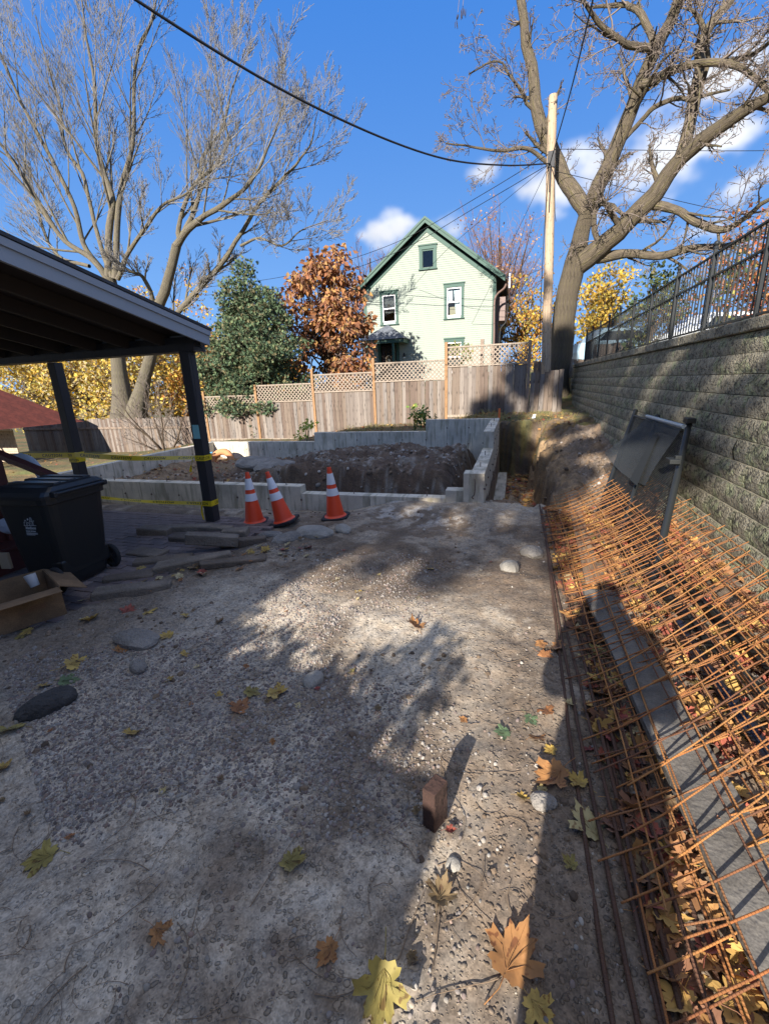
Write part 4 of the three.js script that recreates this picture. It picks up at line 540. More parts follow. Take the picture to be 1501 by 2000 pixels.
leafTree('red_maple', 'second red-leaved maple standing past the parked cars', [11.5, 2.1, -21], 6, [10.8, 5.4, -22, 3.4, 3.0, 2], 70, 0.75, 80, 0.19, [...red, ...ora], 119, { r: 0.12 });
leafTree('small_green_tree', 'slender green sapling against the red foliage at the railing', [5.9, 2.1, -16.5], 4, [5.9, 4.1, -16.5, 0.6, 1.2, 0.6], 14, 0.35, 120, 0.14, grn, 121, { r: 0.05 });
// the yellow wood beyond the low fence
[[-36, -28, 8.5, 0], [-31, -27, 8, 1], [-27, -25.5, 7, 2], [-24.5, -30, 7.5, 3], [-20.5, -27, 5.6, 4], [-17.5, -29, 5.6, 5], [-42, -31, 10, 6], [-33.5, -38, 14, 7]].forEach(([x, z, h, k]) => leafTree('yellow_tree', ['tall yellow tree at the far end of the yellow grove', 'yellow-leaved tree over the red shed roof', 'loose golden tree between the shed and the twin trunks', 'golden tree seen between the twin trunks', 'orange-gold tree near the evergreen', 'deep orange tree by the evergreen side', 'wide yellow tree filling the gap above the shed', 'tall orange-topped tree rising over the carport roof'][k], [x, -1.2, z], h, [x, h * 0.45 - 0.6, z, h * 0.5, h * 0.55, h * 0.35], 70, 1.0, 80, 0.26, k === 4 || k === 5 || k === 7 ? [...ora, ...yel] : [...yel, [0.62, 0.5, 0.12], [0.5, 0.42, 0.25]], 200 + k, { bareTwigs: 2, group: 'yellow grove' }));
// leafless shrub in front of the low fence
{ const t = thing('bare_shrub', 'leafless arching shrub with pale twigs before the low fence', 'shrub', [0, 0, 0]), R = rng(301), tb = new Tubes(), tw = new Tubes(); const o = { lv: [[7, 0.55, 0.6, 0.55], [5, 0.6, 0.5, 0.6], [3, 0.5, 0.6, 0.7]], wob: 0.35, up: 0.03, rmin: 0.006, split: 0.02 }; for (const [dx, dy, L] of [[-0.9, 0.6, 3.2], [-0.6, 1, 2.6], [0.1, 1, 2.4], [-1.1, 0.25, 3.0], [0.5, 0.9, 2.2], [-0.3, 0.9, 3]]) grow(tb, tw, V(-14.2 + R() * 0.3, -0.85, -15.2), V(dx, dy, (R() - 0.5) * 0.5).normalize(), L, 0.05, 0, o, R); part('stems', tb.geo(), barkDark, t); part('twigs', tw.geo(), twigM, t, null, 'stuff'); }
// small green plants along the fence foot
for (const [x, y, z, r, label, c] of [[-2.95, 0.4, -13.4, 0.28, 'bushy green plant with yellowing leaves at the fence foot', [[0.3, 0.4, 0.06], [0.2, 0.32, 0.05], [0.5, 0.45, 0.08]]], [-2.55, 0.45, -13.3, 0.22, 'dark green leafy plant beside the bushy yellowing one', [[0.06, 0.14, 0.03], [0.1, 0.2, 0.04]]], [-6.2, 0.1, -12.5, 0.26, 'bright lime plant at the step in the concrete wall', [[0.45, 0.5, 0.05], [0.35, 0.45, 0.06]]], [-2.0, 2.2, -16.9, 0.35, 'spindly shrub top poking over the lattice', [[0.25, 0.3, 0.06], [0.35, 0.33, 0.08]]]]) { const t = thing('garden_plant', label, 'plant', [x, y, z]); const R = rng(Math.round(x * -100)); const cl = []; const tb = new Tubes(); for (let i = 0; i < 6; i++) { const q = [rr(-r, r, R), r * rr(0.6, 2.4, R), rr(-r, r, R)]; cl.push([...q, r * 0.5]); tb.add([V(0, -0.15, 0), V(q[0] * 0.5, q[1] * 0.6, q[2] * 0.5), V(...q)], [0.012, 0.009, 0.004], 4); } part('stems', tb.geo(), std([0.14, 0.16, 0.05], 0.9), t); foliage('leaves', t, broadG, leafM, cl, 900, 0.13, c, 71, 0.3); }
// weeds and dry grass on the strip behind the foundation
{ const R = rng(88), tb = new Tubes(); for (let i = 0; i < 1500; i++) { const x = rr(-6, 1.7, R), z = rr(-15.6, -12.2, R); if (vn(x * 1.3, z * 1.3, 3) < 0.42 || (x > -0.2 && z > -13)) continue; const y = gy(x, z), h = rr(0.05, 0.22, R); tb.add([V(x, y, z), V(x + rr(-0.04, 0.04, R), y + h * 0.6, z), V(x + rr(-0.12, 0.12, R), y + h, z + rr(-0.1, 0.1, R))], [0.006, 0.005, 0.001], 3); } const o = fin(new THREE.Mesh(tb.geo(), std([0.3, 0.26, 0.09], 0.9))); o.name = 'dry_grass'; scene.add(o); tag(o, 'dry yellowish grass tufts on the strip before the fence', 'grass', null, 'stuff'); }
const LEAVES = [[-0.73,-1.05,0.139,2],[-0.31,-0.8,0.194,2],[0.07,-0.99,0.214,1],[0.14,-0.88,0.119,0],[-0.18,-1.11,0.126,6],[-1.06,-0.74,0.108,1],[-1.72,-0.83,0.151,2],[-1.46,-1.79,0.171,1],[-1.31,-1.94,0.16,0],[-1.47,-1.92,0.144,2],[-1.91,-1.46,0.121,0],[-2.79,-1.87,0.209,0],[-2.78,-1.64,0.119,0],[-2.68,-1.71,0.144,3],[-2.58,-1.3,0.194,2],[-2.38,-1.12,0.118,0],[-2.87,-2.58,0.168,0],[-3.23,-2.36,0.201,0],[-2.45,-2.32,0.134,0],[-2.49,-2.58,0.105,0],[-1.66,-1.86,0.072,0],[-2.06,-1.9,0.07,0],[-2.16,-2.17,0.1,0],[-0.65,-2.83,0.198,1],[0.34,-2.78,0.179,1],[0.26,-2.64,0.134,1],[0.24,-2.78,0.121,1],[0.23,-2.13,0.145,1],[0.18,-1.94,0.105,1],[0.24,-1.87,0.087,0],[0.24,-1.7,0.201,1],[0.34,-1.69,0.111,0],[0.36,-1.5,0.191,4],[0.15,-2.05,0.095,3],[0.01,-1.92,0.103,3],[0.36,-2.2,0.078,4],[0.52,-2.67,0.151,4],[0.64,-2.41,0.154,2],[0.65,-2.07,0.134,4],[0.42,-1.93,0.075,5],[0.48,-1.86,0.07,4],[-0.5,-0.84,0.104,1],[-0.94,-2.24,0.076,2],[-1.54,-3.46,0.122,4],[-3.06,-2.56,0.149,5],[-2.63,-2.07,0.126,1],[-3.69,-3.34,0.136,0],[-3.72,-3.55,0.116,1],[0.49,-3.92,0.16,1],[0.44,-3.8,0.125,5],[0.45,-3.25,0.1,0],[-3.75,-2.17,0.19,0],[-3.54,-2.08,0.128,0],[-3.52,-2.02,0.117,2],[-1.26,-3.3,0.084,0],[-0.73,-3.92,0.093,0],[0.1,-1.56,0.07,0],[0.19,-1.62,0.07,4],[0.93,-4.12,0.13,1],[1.63,-6.02,0.15,0],[0.27,-1.32,0.07,2],[-2.16,-2.57,0.093,6],[-2.06,-3.93,0.101,4]];
// ---------- patio bricks and loose pavers ----------
const brickMs = [[0.3, 0.22, 0.19], [0.26, 0.19, 0.17], [0.36, 0.27, 0.235], [0.22, 0.17, 0.155]].map((c) => std(c, 0.93, { map: speck, bumpMap: fineB, bumpScale: 0.004 }));
{
  const pt = new THREE.Group(); pt.name = 'brick_patio'; pt.userData.kind = 'structure'; scene.add(pt); const R = rng(15), g = [0, 1, 2].map((i) => shiftUV(box(-0.0985, 0.0985, -0.05, 0, -0.0485, 0.0485, 0.005), i * 0.4, i * 0.7)), rest = [], all = [];
  for (let r = 0; r < 32; r++) for (let c = 0; c < 26; c++) { const x = -8.2 + c * 0.2 + (r % 2) * 0.1, z = -5.12 + r * 0.1, e = -3.25 + (z + 2.9) * -0.38 - 0.12; if (x < e && z < -2.2) all.push([x, z]); }
  all.sort((a, b) => Math.hypot(a[0], a[1]) - Math.hypot(b[0], b[1]));
  all.forEach(([x, z], i) => { const y = 0.004 + rr(-0.004, 0.004, R), v = g[Math.floor(R() * 3)]; if (i < 290) { const b = part('brick', v, brickMs[Math.floor(R() * 4)], pt, [x, y, z]); b.rotation.x = rr(-0.012, 0.012, R); b.rotation.z = rr(-0.012, 0.012, R); } else { const q = v.clone(); q.translate(x, y, z); rest.push(q); } });
  part('far_bricks', merge(rest), brickMs[0], pt, null, 'stuff');
}
const pavM = [[0.3, 0.225, 0.16], [0.38, 0.3, 0.22], [0.24, 0.18, 0.13], [0.34, 0.275, 0.21]].map((c) => std(c, 0.95, { map: speck, bumpMap: fineB, bumpScale: 0.008 }));
function rockGeo(r, sx, sy, sz, seed, det = 2) { const g = new THREE.IcosahedronGeometry(r, det), p = g.attributes.position; for (let i = 0; i < p.count; i++) { const x = p.getX(i) / r, y = p.getY(i) / r, z = p.getZ(i) / r, k = 0.72 + 0.42 * fbm3(x * 1.2 + seed * 3.1, y * 1.2 + 5, z * 1.2 + 7, 4) + 0.1 * (vn(x * 5 + seed, y * 5, z * 5 + 0.3) - 0.5); p.setXYZ(i, p.getX(i) * k * sx, p.getY(i) * k * sy, p.getZ(i) * k * sz); } g.computeVertexNormals(); return uvBox(g); }
{
  const G = 'loose pavers along the patio edge', R = rng(27);
  const PV = [[-4.42, -4.35, 0.45, 0.16, 0.3, 0.2, 'blunt paver end lying beside the carport post'], [-4.05, -4.55, 0.62, 0.14, 0.2, 0.35, 'dark long paver lying behind the others by the post'], [-3.85, -4.2, 0.36, 0.13, 0.22, 0.1, 'dark squared paver under the dark long one'], [-3.4, -4.15, 0.2, 0.2, 0.12, 0.9, 'wedge-shaped paver standing on its edge'], [-3.95, -3.72, 0.46, 0.09, 0.32, -0.05, 'flat paver lying inward on the brick patio'], [-3.3, -4.45, 0.34, 0.16, 0.24, 0.4, 'grey paver block nearest the traffic cones'], [-3.02, -4.2, 0.55, 0.13, 0.17, 0.55, 'long paver lying lengthwise before the cones'], [-3.25, -3.95, 0.6, 0.15, 0.22, 0.55, 'big pale paver tilted on top of the row'], [-3.6, -3.55, 0.62, 0.1, 0.2, 0.5, 'paver with an orange leaf lying against it'], [-3.15, -3.5, 0.78, 0.13, 0.2, 0.55, 'longest paver in the middle of the broken edging'], [-3.62, -3.12, 0.5, 0.09, 0.22, 0.6, 'half-sunk paver inside the broken edging'], [-3.3, -2.86, 0.68, 0.11, 0.19, 0.58, 'paver at the end of the row by the cart wheel'], [-2.75, -3.62, 0.7, 0.09, 0.2, 0.6, 'sunken outer paver in the leaf litter'], [-3.72, -4.62, 0.5, 0.12, 0.2, 0.1, 'brown paver lying flat at the foot of the post']];
  PV.forEach(([x, z, L, H, W, a, label], i) => { const g = new RoundedBoxGeometry(L * 0.95, H * 0.8, W * 0.72, 4, 0.018), p = g.attributes.position; for (let k = 0; k < p.count; k++) { const q = (vn(p.getX(k) * 9 + i * 5, p.getY(k) * 9, p.getZ(k) * 9 + 0.3) - 0.5) * 0.035; p.setXYZ(k, p.getX(k) + q, p.getY(k) + q * 0.6, p.getZ(k) - q); } g.computeVertexNormals(); const m = one('paver', uvBox(g), pavM[i % 4], label, 'paver', [x, Math.max(gy(x, z), -0.03) + H * 0.4 - 0.01 + (i === 7 ? 0.11 : 0), z], a, G); m.rotation.order = 'YXZ'; m.rotation.x = rr(-0.05, 0.05, R) + (i === 3 ? 0.1 : 0); m.rotation.z = rr(-0.06, 0.06, R) + (i === 7 ? -0.13 : 0); });
  const stoneM = std([0.4, 0.36, 0.31], 0.95, { map: speck, bumpMap: blockB, bumpScale: 0.02 }), darkStone = std([0.09, 0.085, 0.08], 0.95, { map: speck, bumpMap: blockB, bumpScale: 0.02 }), paleStone = std([0.52, 0.48, 0.41], 0.9, { map: speck });
  [[-2.62, -2.2, 0.16, 1.25, 0.42, 0.8, stoneM, 'flat crumbled concrete lump on the gravel by the box'], [-2.58, -1.5, 0.14, 1.25, 0.55, 0.75, darkStone, 'blackish flat stone on the gravel'], [-2.36, -1.95, 0.07, 1.2, 0.6, 0.8, stoneM, 'small tan stone beside a fallen leaf'], [0.02, -4.02, 0.1, 1.0, 0.8, 0.9, paleStone, 'pale cracked boulder near the rebar'], [0.24, -4.5, 0.13, 1.2, 0.5, 0.9, stoneM, 'rounded half-buried boulder beside the rebar ends'], [0.19, -1.56, 0.055, 1.1, 0.6, 0.9, stoneM, 'small grey stone among orange leaves near the rebar'], [-1.14, -2.1, 0.07, 1.2, 0.6, 0.9, paleStone, 'pale lump catching the sun on the drive'], [-2.3, -4.65, 0.2, 1.5, 0.45, 0.9, paleStone, 'heap of broken mortar beside the cones'], [-2.55, -4.4, 0.16, 1.3, 0.45, 0.9, stoneM, 'low crumbled rubble lump before the leaning cone'], [-2.0, -4.85, 0.13, 1.4, 0.45, 0.8, paleStone, 'mortar crumbs lump nearest the upright cone'], [-2.9, -4.6, 0.12, 1.4, 0.4, 0.8, stoneM, 'grey rubble lump between two cones'], [-0.15, -1.22, 0.03, 1, 0.7, 1, paleStone, 'tiny pale pebble beside the standing brick'], [-5.3, -8.3, 0.42, 1.5, 0.45, 1, stoneM, 'mound of grey gravel inside the foundation'], [-4.6, -7.8, 0.34, 1.6, 0.4, 1, stoneM, 'lower grey gravel mound next to the larger one']].forEach(([x, z, r, a, b, c, m, label], i) => one('stone', rockGeo(r, a, b, c, i + 1, r > 0.1 ? 3 : 2), m, label, 'stone', [x, gy(x, z) + r * b * 0.25, z], i * 1.3));
}
// ---------- traffic cones ----------
{
  const orange = std([0.86, 0.075, 0.02], 0.45), white = std([0.8, 0.8, 0.8], 0.35), rubber = std([0.02, 0.02, 0.022], 0.8), R = rng(2);
  const cone = (x, z, tilt, dir, label) => {
    const c = thing('traffic_cone', label, 'traffic cone', [x, gy(x, z) + 0.005, z], 0, 'traffic cones before the foundation'); const rAt = (y) => lerp(0.128, 0.024, (y - 0.03) / 0.69);
    const prof = [[0.155, 0.03], [0.14, 0.045], [rAt(0.06), 0.06], [rAt(0.7), 0.7], [0.028, 0.715], [0.02, 0.72]].map((p) => new THREE.Vector2(...p)); part('cone_body', new THREE.LatheGeometry(prof, 32), orange, c);
    for (const [a, b] of [[0.33, 0.43], [0.485, 0.635]]) part('reflective_collar', new THREE.LatheGeometry([[rAt(a), a], [rAt(a) + 0.003, a], [rAt(b) + 0.003, b], [rAt(b), b]].map((p) => new THREE.Vector2(...p)), 32), white, c);
    const s = new THREE.Shape(), h = 0.175, k = 0.05; s.moveTo(-h + k, -h); s.lineTo(h - k, -h); s.lineTo(h, -h + k); s.lineTo(h, h - k); s.lineTo(h - k, h); s.lineTo(-h + k, h); s.lineTo(-h, h - k); s.lineTo(-h, -h + k); s.closePath(); part('base', uvBox(new THREE.ExtrudeGeometry(s, { depth: 0.025, bevelEnabled: true, bevelSize: 0.005, bevelThickness: 0.005, bevelSegments: 2 }).rotateX(-Math.PI / 2)), rubber, c);
    c.rotation.set(tilt * Math.sin(dir), R() * 0.6, tilt * Math.cos(dir)); return c;
  };
  cone(-3.4, -5.05, 0.03, 0, 'orange cone with two white bands standing by the carport post'); const c2 = cone(-2.95, -5.08, 0.24, 0, 'tilted orange cone leaning towards the carport post'); c2.position.y += 0.03; cone(-2.34, -5.42, 0.06, 0.3, 'upright orange cone standing on the mortar rubble');
}
// ---------- wheeled cart ----------
{
  const blackP = std([0.012, 0.014, 0.015], 0.42), lidM = std([0.02, 0.022, 0.024], 0.35), c = thing('wheeled_trash_cart', 'black wheeled trash cart with white city print under the carport', 'trash cart', [-4.2, 0.0, -3.0], 0.06); c.scale.set(0.8, 1, 0.95);
  const loft = (secs, bev = 0.07) => { const P = [], I = [], n = 24; secs.forEach(([x0, x1, z0, z1, y]) => { for (let k = 0; k < n; k++) { const a = (k / n) * 2 * Math.PI, ca = Math.cos(a), sa = Math.sin(a), e = 0.28, X = Math.sign(ca) * Math.abs(ca) ** e, Z = Math.sign(sa) * Math.abs(sa) ** e; P.push((x0 + x1) / 2 + (X * (x1 - x0)) / 2, y, (z0 + z1) / 2 + (Z * (z1 - z0)) / 2); } }); const m = secs.length; for (let j = 0; j < m - 1; j++) for (let k = 0; k < n; k++) { const a = j * n + k, b = j * n + ((k + 1) % n); I.push(a, a + n, b, b, a + n, b + n); } const c0 = P.length / 3; P.push((secs[0][0] + secs[0][1]) / 2, secs[0][4], (secs[0][2] + secs[0][3]) / 2, (secs[m - 1][0] + secs[m - 1][1]) / 2, secs[m - 1][4], (secs[m - 1][2] + secs[m - 1][3]) / 2); for (let k = 0; k < n; k++) { I.push(c0, k, (k + 1) % n, c0 + 1, (m - 1) * n + ((k + 1) % n), (m - 1) * n + k); } const g = new THREE.BufferGeometry(); g.setAttribute('position', new THREE.Float32BufferAttribute(P, 3)); g.setIndex(I); const q = g.toNonIndexed(); q.computeVertexNormals(); return uvBox(q); };
  part('body', loft([[-0.31, 0.27, -0.25, 0.25, 0.03], [-0.32, 0.29, -0.26, 0.26, 0.08], [-0.36, 0.335, -0.3, 0.3, 0.5], [-0.4, 0.37, -0.33, 0.33, 0.84], [-0.43, 0.4, -0.355, 0.355, 0.85], [-0.43, 0.4, -0.355, 0.355, 0.9]]), blackP, c);
  part('lid', loft([[-0.45, 0.42, -0.37, 0.37, 0.9], [-0.455, 0.42, -0.375, 0.375, 0.93], [-0.42, 0.42, -0.35, 0.35, 0.965], [-0.36, 0.4, -0.29, 0.29, 1.0], [-0.2, 0.36, -0.2, 0.2, 1.015]]), lidM, c);
  for (const z of [-0.16, 0.0, 0.16]) part('lid_rib', box(-0.3, 0.36, 0.99, 1.025, z - 0.045, z + 0.045, 0.012), lidM, c);
  part('handle_bar', merge([rod([0.45, 0.94, -0.27], [0.45, 0.94, 0.27], 0.016, 10), box(0.38, 0.47, 0.91, 0.96, -0.3, -0.26, 0.01), box(0.38, 0.47, 0.91, 0.96, 0.26, 0.3, 0.01)]), lidM, c);
  part('axle', rod([0.24, 0.13, -0.36], [0.24, 0.13, 0.36], 0.014, 8), steel, c); part('wheel_well', box(0.12, 0.3, 0.12, 0.3, -0.28, 0.28, 0.03), blackP, c);
  for (const s of [-1, 1]) { const w = new THREE.Group(); w.name = 'wheel'; w.position.set(0.24, 0.13, s * 0.33); c.add(w); part('tyre', new THREE.TorusGeometry(0.105, 0.026, 10, 32), std([0.018, 0.017, 0.017], 0.85), w); const sp = [new THREE.CylinderGeometry(0.03, 0.03, 0.06, 14).rotateX(Math.PI / 2), new THREE.CylinderGeometry(0.09, 0.09, 0.012, 24).rotateX(Math.PI / 2)]; for (let i = 0; i < 8; i++) { const g = new THREE.BoxGeometry(0.085, 0.016, 0.03); g.translate(0.055, 0, 0); g.rotateZ((i * Math.PI) / 4); sp.push(g); } part('rim', merge(sp), std([0.03, 0.026, 0.026], 0.6), w); }
  // print on the side
  const cv = document.createElement('canvas'); cv.width = 256; cv.height = 256; const k = cv.getContext('2d'); k.fillStyle = '#000'; k.fillRect(0, 0, 256, 256); k.strokeStyle = '#fff'; k.fillStyle = '#fff'; k.lineWidth = 4;
  k.beginPath(); k.moveTo(20, 132); k.lineTo(236, 128); k.moveTo(34, 130); k.lineTo(34, 92); k.lineTo(48, 92); k.lineTo(48, 70); k.lineTo(72, 70); k.lineTo(72, 128); k.moveTo(86, 128); k.lineTo(86, 96); k.lineTo(108, 96); k.lineTo(118, 110); k.lineTo(118, 128); k.moveTo(128, 126); k.lineTo(128, 84); k.moveTo(128, 84); k.lineTo(176, 84); k.lineTo(176, 126); k.moveTo(134, 84); k.lineTo(134, 52); k.lineTo(170, 52); k.lineTo(170, 84); k.moveTo(140, 66); k.lineTo(164, 66); k.moveTo(152, 96); k.lineTo(152, 126); k.moveTo(188, 126); k.lineTo(188, 74); k.lineTo(214, 74); k.stroke(); k.beginPath(); k.arc(152, 52, 16, Math.PI, 0); k.stroke(); k.beginPath(); k.arc(104, 58, 11, 0, 7); k.fill();
  k.font = 'italic bold 42px serif'; k.fillText('Madison', 38, 174); k.font = 'bold 22px sans-serif'; k.fillText('Streets Division', 40, 204); k.fillRect(40, 216, 196, 5); k.fillRect(40, 228, 196, 5); k.fillRect(40, 240, 150, 4);
  const pt = new THREE.CanvasTexture(cv); const dm = std([0.55, 0.6, 0.62], 0.6, { alphaMap: pt, transparent: true }); const pg = new THREE.PlaneGeometry(0.21, 0.2); pg.rotateX(-0.085); pg.translate(0.06, 0.66, 0.3265); part('printed_emblem', pg, dm, c);
}
// ---------- cardboard box ----------
{
  const card = std([0.4, 0.24, 0.12], 0.9, { map: speck }), inn = std([0.36, 0.22, 0.11], 0.95, { map: speck }), b = thing('cardboard_box', 'open cardboard box with folded flaps beside the trash cart', 'box', [-3.92, 0.0, -2.32], -0.45); const w = 0.3, d = 0.24, h = 0.25, t = 0.005;
  part('side_panel', box(-w, w, 0, h, d - t, d), card, b); part('side_panel', box(-w, w, 0, h, -d, -d + t), card, b); part('side_panel', box(w - t, w, 0, h, -d + t, d - t), card, b); part('side_panel', box(-w, -w + t, 0, h, -d + t, d - t), card, b); part('bottom_panel', box(-w + t, w - t, 0.003, 0.008, -d + t, d - t), inn, b);
  const f1 = part('flap', box(0, 0.2, -t / 2, t / 2, -d + 0.02, d - 0.02), card, b, [w, h + 0.003, 0]); f1.rotation.z = 0.12; const f2 = part('flap', box(-w + 0.01, w - 0.01, -0.13, 0, -t / 2, t / 2), card, b, [0, h + 0.003, d + 0.004]); f2.rotation.x = -0.06; const f3 = part('flap', box(-w + 0.01, w - 0.01, 0, 0.2, -t / 2, t / 2), inn, b, [0, h + 0.003, -d]); f3.rotation.x = -2.0;
  part('printed_lines', merge([0, 1, 2].map((i) => box(w + 0.001, w + 0.0022, 0.12 + i * 0.016, 0.125 + i * 0.016, -0.12, 0.05 - i * 0.03))), std([0.2, 0.09, 0.05], 0.9), b);
  one('paper_cup', new THREE.LatheGeometry([[0.0, 0], [0.035, 0], [0.045, 0.11], [0.043, 0.11], [0.033, 0.004]].map((p) => new THREE.Vector2(...p)), 20), std([0.6, 0.58, 0.55], 0.8), 'white paper cup standing inside the cardboard box', 'cup', [-3.98, 0.17, -2.5], 0); scene.children[scene.children.length - 1].rotation.z = 0.3;
}
// ---------- stair with rail, downspout, hose ----------
{
  const mar = std([0.085, 0.02, 0.016], 0.55, { bumpMap: woodB, bumpScale: 0.002 }), st = thing('porch_stair', 'maroon painted wooden stair with a sloping handrail beside the cart', 'stair', [0, 0, 0]);
  part('handrail', bar([-5.5, 1.36, -3.2], [-4.18, 0.925, -3.2], 0.09, 0.05), mar, st); part('baluster', bar([-4.5, 0.2, -3.2], [-4.47, 1.0, -3.2], 0.09, 0.12), mar, st); part('newel_post', box(-5.35, -5.2, -0.05, 1.28, -3.3, -3.15, 0.01), mar, st);
  for (let i = 0; i < 3; i++) part('tread', box(-5.9 - i * 0.1, -4.95 - i * 0.28, 0.24 + i * 0.18, 0.28 + i * 0.18, -3.4, -2.55, 0.008), mar, st); for (let i = 0; i < 3; i++) part('riser', box(-5.0 - i * 0.28, -4.97 - i * 0.28, 0.02 + i * 0.18, 0.235 + i * 0.18, -3.38, -2.57), mar, st); part('stringer', bar([-4.95, 0.1, -2.54], [-5.9, 0.8, -2.54], 0.04, 0.24), mar, st);
  one('drain_pipe', wire([[-5.4, 1.1, -3.5], [-5.22, 1.13, -3.5], [-5.08, 1.08, -3.5], [-4.9, 0.8, -3.5], [-4.72, 0.5, -3.5]], 0.05, 12, 24), std([0.5, 0.55, 0.6], 0.45), 'pale plastic drain pipe slanting down behind the maroon handrail', 'pipe');
  const hs = thing('blue_cable_coil', 'coil of blue and black cable hanging from the maroon handrail', 'cable coil', [-4.72, 0.78, -3.32]); [0, 1, 2, 3].forEach((i) => part('loop', new THREE.TorusGeometry(0.13 - i * 0.012, 0.014, 8, 28).rotateY(0.2 * i).translate(0, -i * 0.006, i * 0.02), i % 2 ? std([0.02, 0.12, 0.3], 0.5) : std([0.03, 0.03, 0.05], 0.5), hs)); part('strap', new THREE.TorusGeometry(0.09, 0.03, 8, 20, 2.4).translate(0.1, -0.01, 0.03), std([0.05, 0.3, 0.6], 0.6), hs);
  one('plastic_bag', rockGeo(0.14, 0.9, 0.7, 0.6, 31, 3), std([0.5, 0.55, 0.62], 0.35), 'crumpled white plastic bag on the maroon stair', 'bag', [-4.95, 0.5, -3.05], 0.4);
  one('wood_offcut', box(-0.05, 0.05, 0, 0.16, -0.015, 0.015, 0.003), tanM, 'short pale wood offcut leaning beside the cart', 'wood', [-4.6, 0.2, -2.7], 0.2);
}
// ---------- caution tape ----------
{
  const mkT = (txt, rep, flip) => { const cv = document.createElement('canvas'); cv.width = 512; cv.height = 96; const k = cv.getContext('2d'); k.fillStyle = '#e8c81a'; k.fillRect(0, 0, 512, 96); k.fillStyle = '#141310'; k.font = 'bold 74px sans-serif'; k.textAlign = 'center'; k.textBaseline = 'middle'; if (flip) { k.translate(512, 0); k.scale(-1, 1); k.translate(0, 96); k.scale(1, -1); k.translate(512, 0); k.scale(-1, 1); } k.fillText(txt, 256, 50); const t = new THREE.CanvasTexture(cv); t.wrapS = THREE.RepeatWrapping; t.repeat.set(rep, 1); t.colorSpace = THREE.SRGBColorSpace; return std([0.95, 0.95, 0.95], 0.45, { map: t }); };
  const ribbon = (pts, w, twist) => { const c = new THREE.CatmullRomCurve3(pts.map((p) => V(...p))), n = 60, P = [], U = [], I = []; for (let i = 0; i <= n; i++) { const u = i / n, p = c.getPoint(u), a = twist(u), hy = (Math.cos(a) * w) / 2, hz = (Math.sin(a) * w) / 2; P.push(p.x, p.y - hy, p.z + hz, p.x, p.y + hy, p.z - hz); U.push(u, 0, u, 1); if (i < n) { const k = 2 * i; I.push(k, k + 2, k + 1, k + 1, k + 2, k + 3); } } const g = new THREE.BufferGeometry(); g.setAttribute('position', new THREE.Float32BufferAttribute(P, 3)); g.setAttribute('uv', new THREE.Float32BufferAttribute(U, 2)); g.setIndex(I); g.computeVertexNormals(); return g; };
  const hi = thing('caution_tape', 'upper strip of yellow caution tape stretched between the carport posts', 'tape', [0, 0, 0]);
  part('strip', ribbon([[-10.5, 0.9, -5.11], [-8.6, 0.87, -5.12], [-6.62, 0.89, -5.12]], 0.075, (u) => 0.1 * Math.sin(u * 3)), mkT('CAUTION', 6), hi); part('strip', ribbon([[-6.48, 0.9, -5.12], [-5.3, 0.87, -5.02], [-4.1, 0.91, -4.89]], 0.075, (u) => 0.15 + 0.85 * sm(0, 1, u)), mkT('CAUTION', 3.6), hi);
  const wrap = (x, z, y, m, p, tilt = 0) => part('wrap', merge([box(x - 0.077, x + 0.077, y - 0.036, y + 0.036, z + 0.073, z + 0.077), box(x + 0.073, x + 0.077, y - 0.036, y + 0.036, z - 0.077, z + 0.073)]), m, p); 
  const wrapM = mkT('CAUTION', 1); const wg = (x, z, y, s) => { const a = new THREE.PlaneGeometry(0.154, 0.074); const uv = a.attributes.uv; for (let i = 0; i < 4; i++) uv.setX(i, s + uv.getX(i) * 0.42); a.translate(x, y, z + 0.076); const b = new THREE.PlaneGeometry(0.154, 0.074); for (let i = 0; i < 4; i++) b.attributes.uv.setX(i, s + 0.42 + b.attributes.uv.getX(i) * 0.42); b.rotateY(Math.PI / 2); b.translate(x + 0.076, y, z); return merge([a, b]); };
  part('wrap', wg(-4.02, -4.97, 0.9, 0.1), wrapM, hi); part('wrap', wg(-6.55, -5.2, 0.89, 0.6), wrapM, hi); part('wrap', wg(-6.55, -5.2, 0.815, 0.3), wrapM, hi);
  part('loose_tail', ribbon([[-4.12, 0.89, -4.885], [-4.16, 0.8, -4.87], [-4.17, 0.72, -4.86]], 0.05, (u) => 1.5 * u + 0.2).rotateY(0), mkT('', 1), hi);
  const lo = thing('caution_tape', 'lower slack strip of yellow caution tape by the near foundation wall', 'tape', [0, 0, 0]);
  part('strip', ribbon([[-6.48, 0.24, -5.13], [-5.3, 0.225, -5.03], [-4.1, 0.27, -4.89]], 0.05, (u) => 0.5 + 0.5 * Math.sin(u * 4)), mkT('CAUTION', 3.6, true), lo); part('wrap', wg(-4.02, -4.97, 0.27, 0.55), wrapM, lo); part('loose_tail', ribbon([[-4.1, 0.25, -4.887], [-4.11, 0.14, -4.88], [-4.09, 0.04, -4.87]], 0.035, (u) => 1.2 + u), mkT('', 1), lo);
  part('strip', ribbon([[-9.5, 0.28, -5.12], [-8, 0.25, -5.13], [-6.62, 0.24, -5.13]], 0.05, (u) => 0.4), mkT('CAUTION', 4.4, true), lo);
}
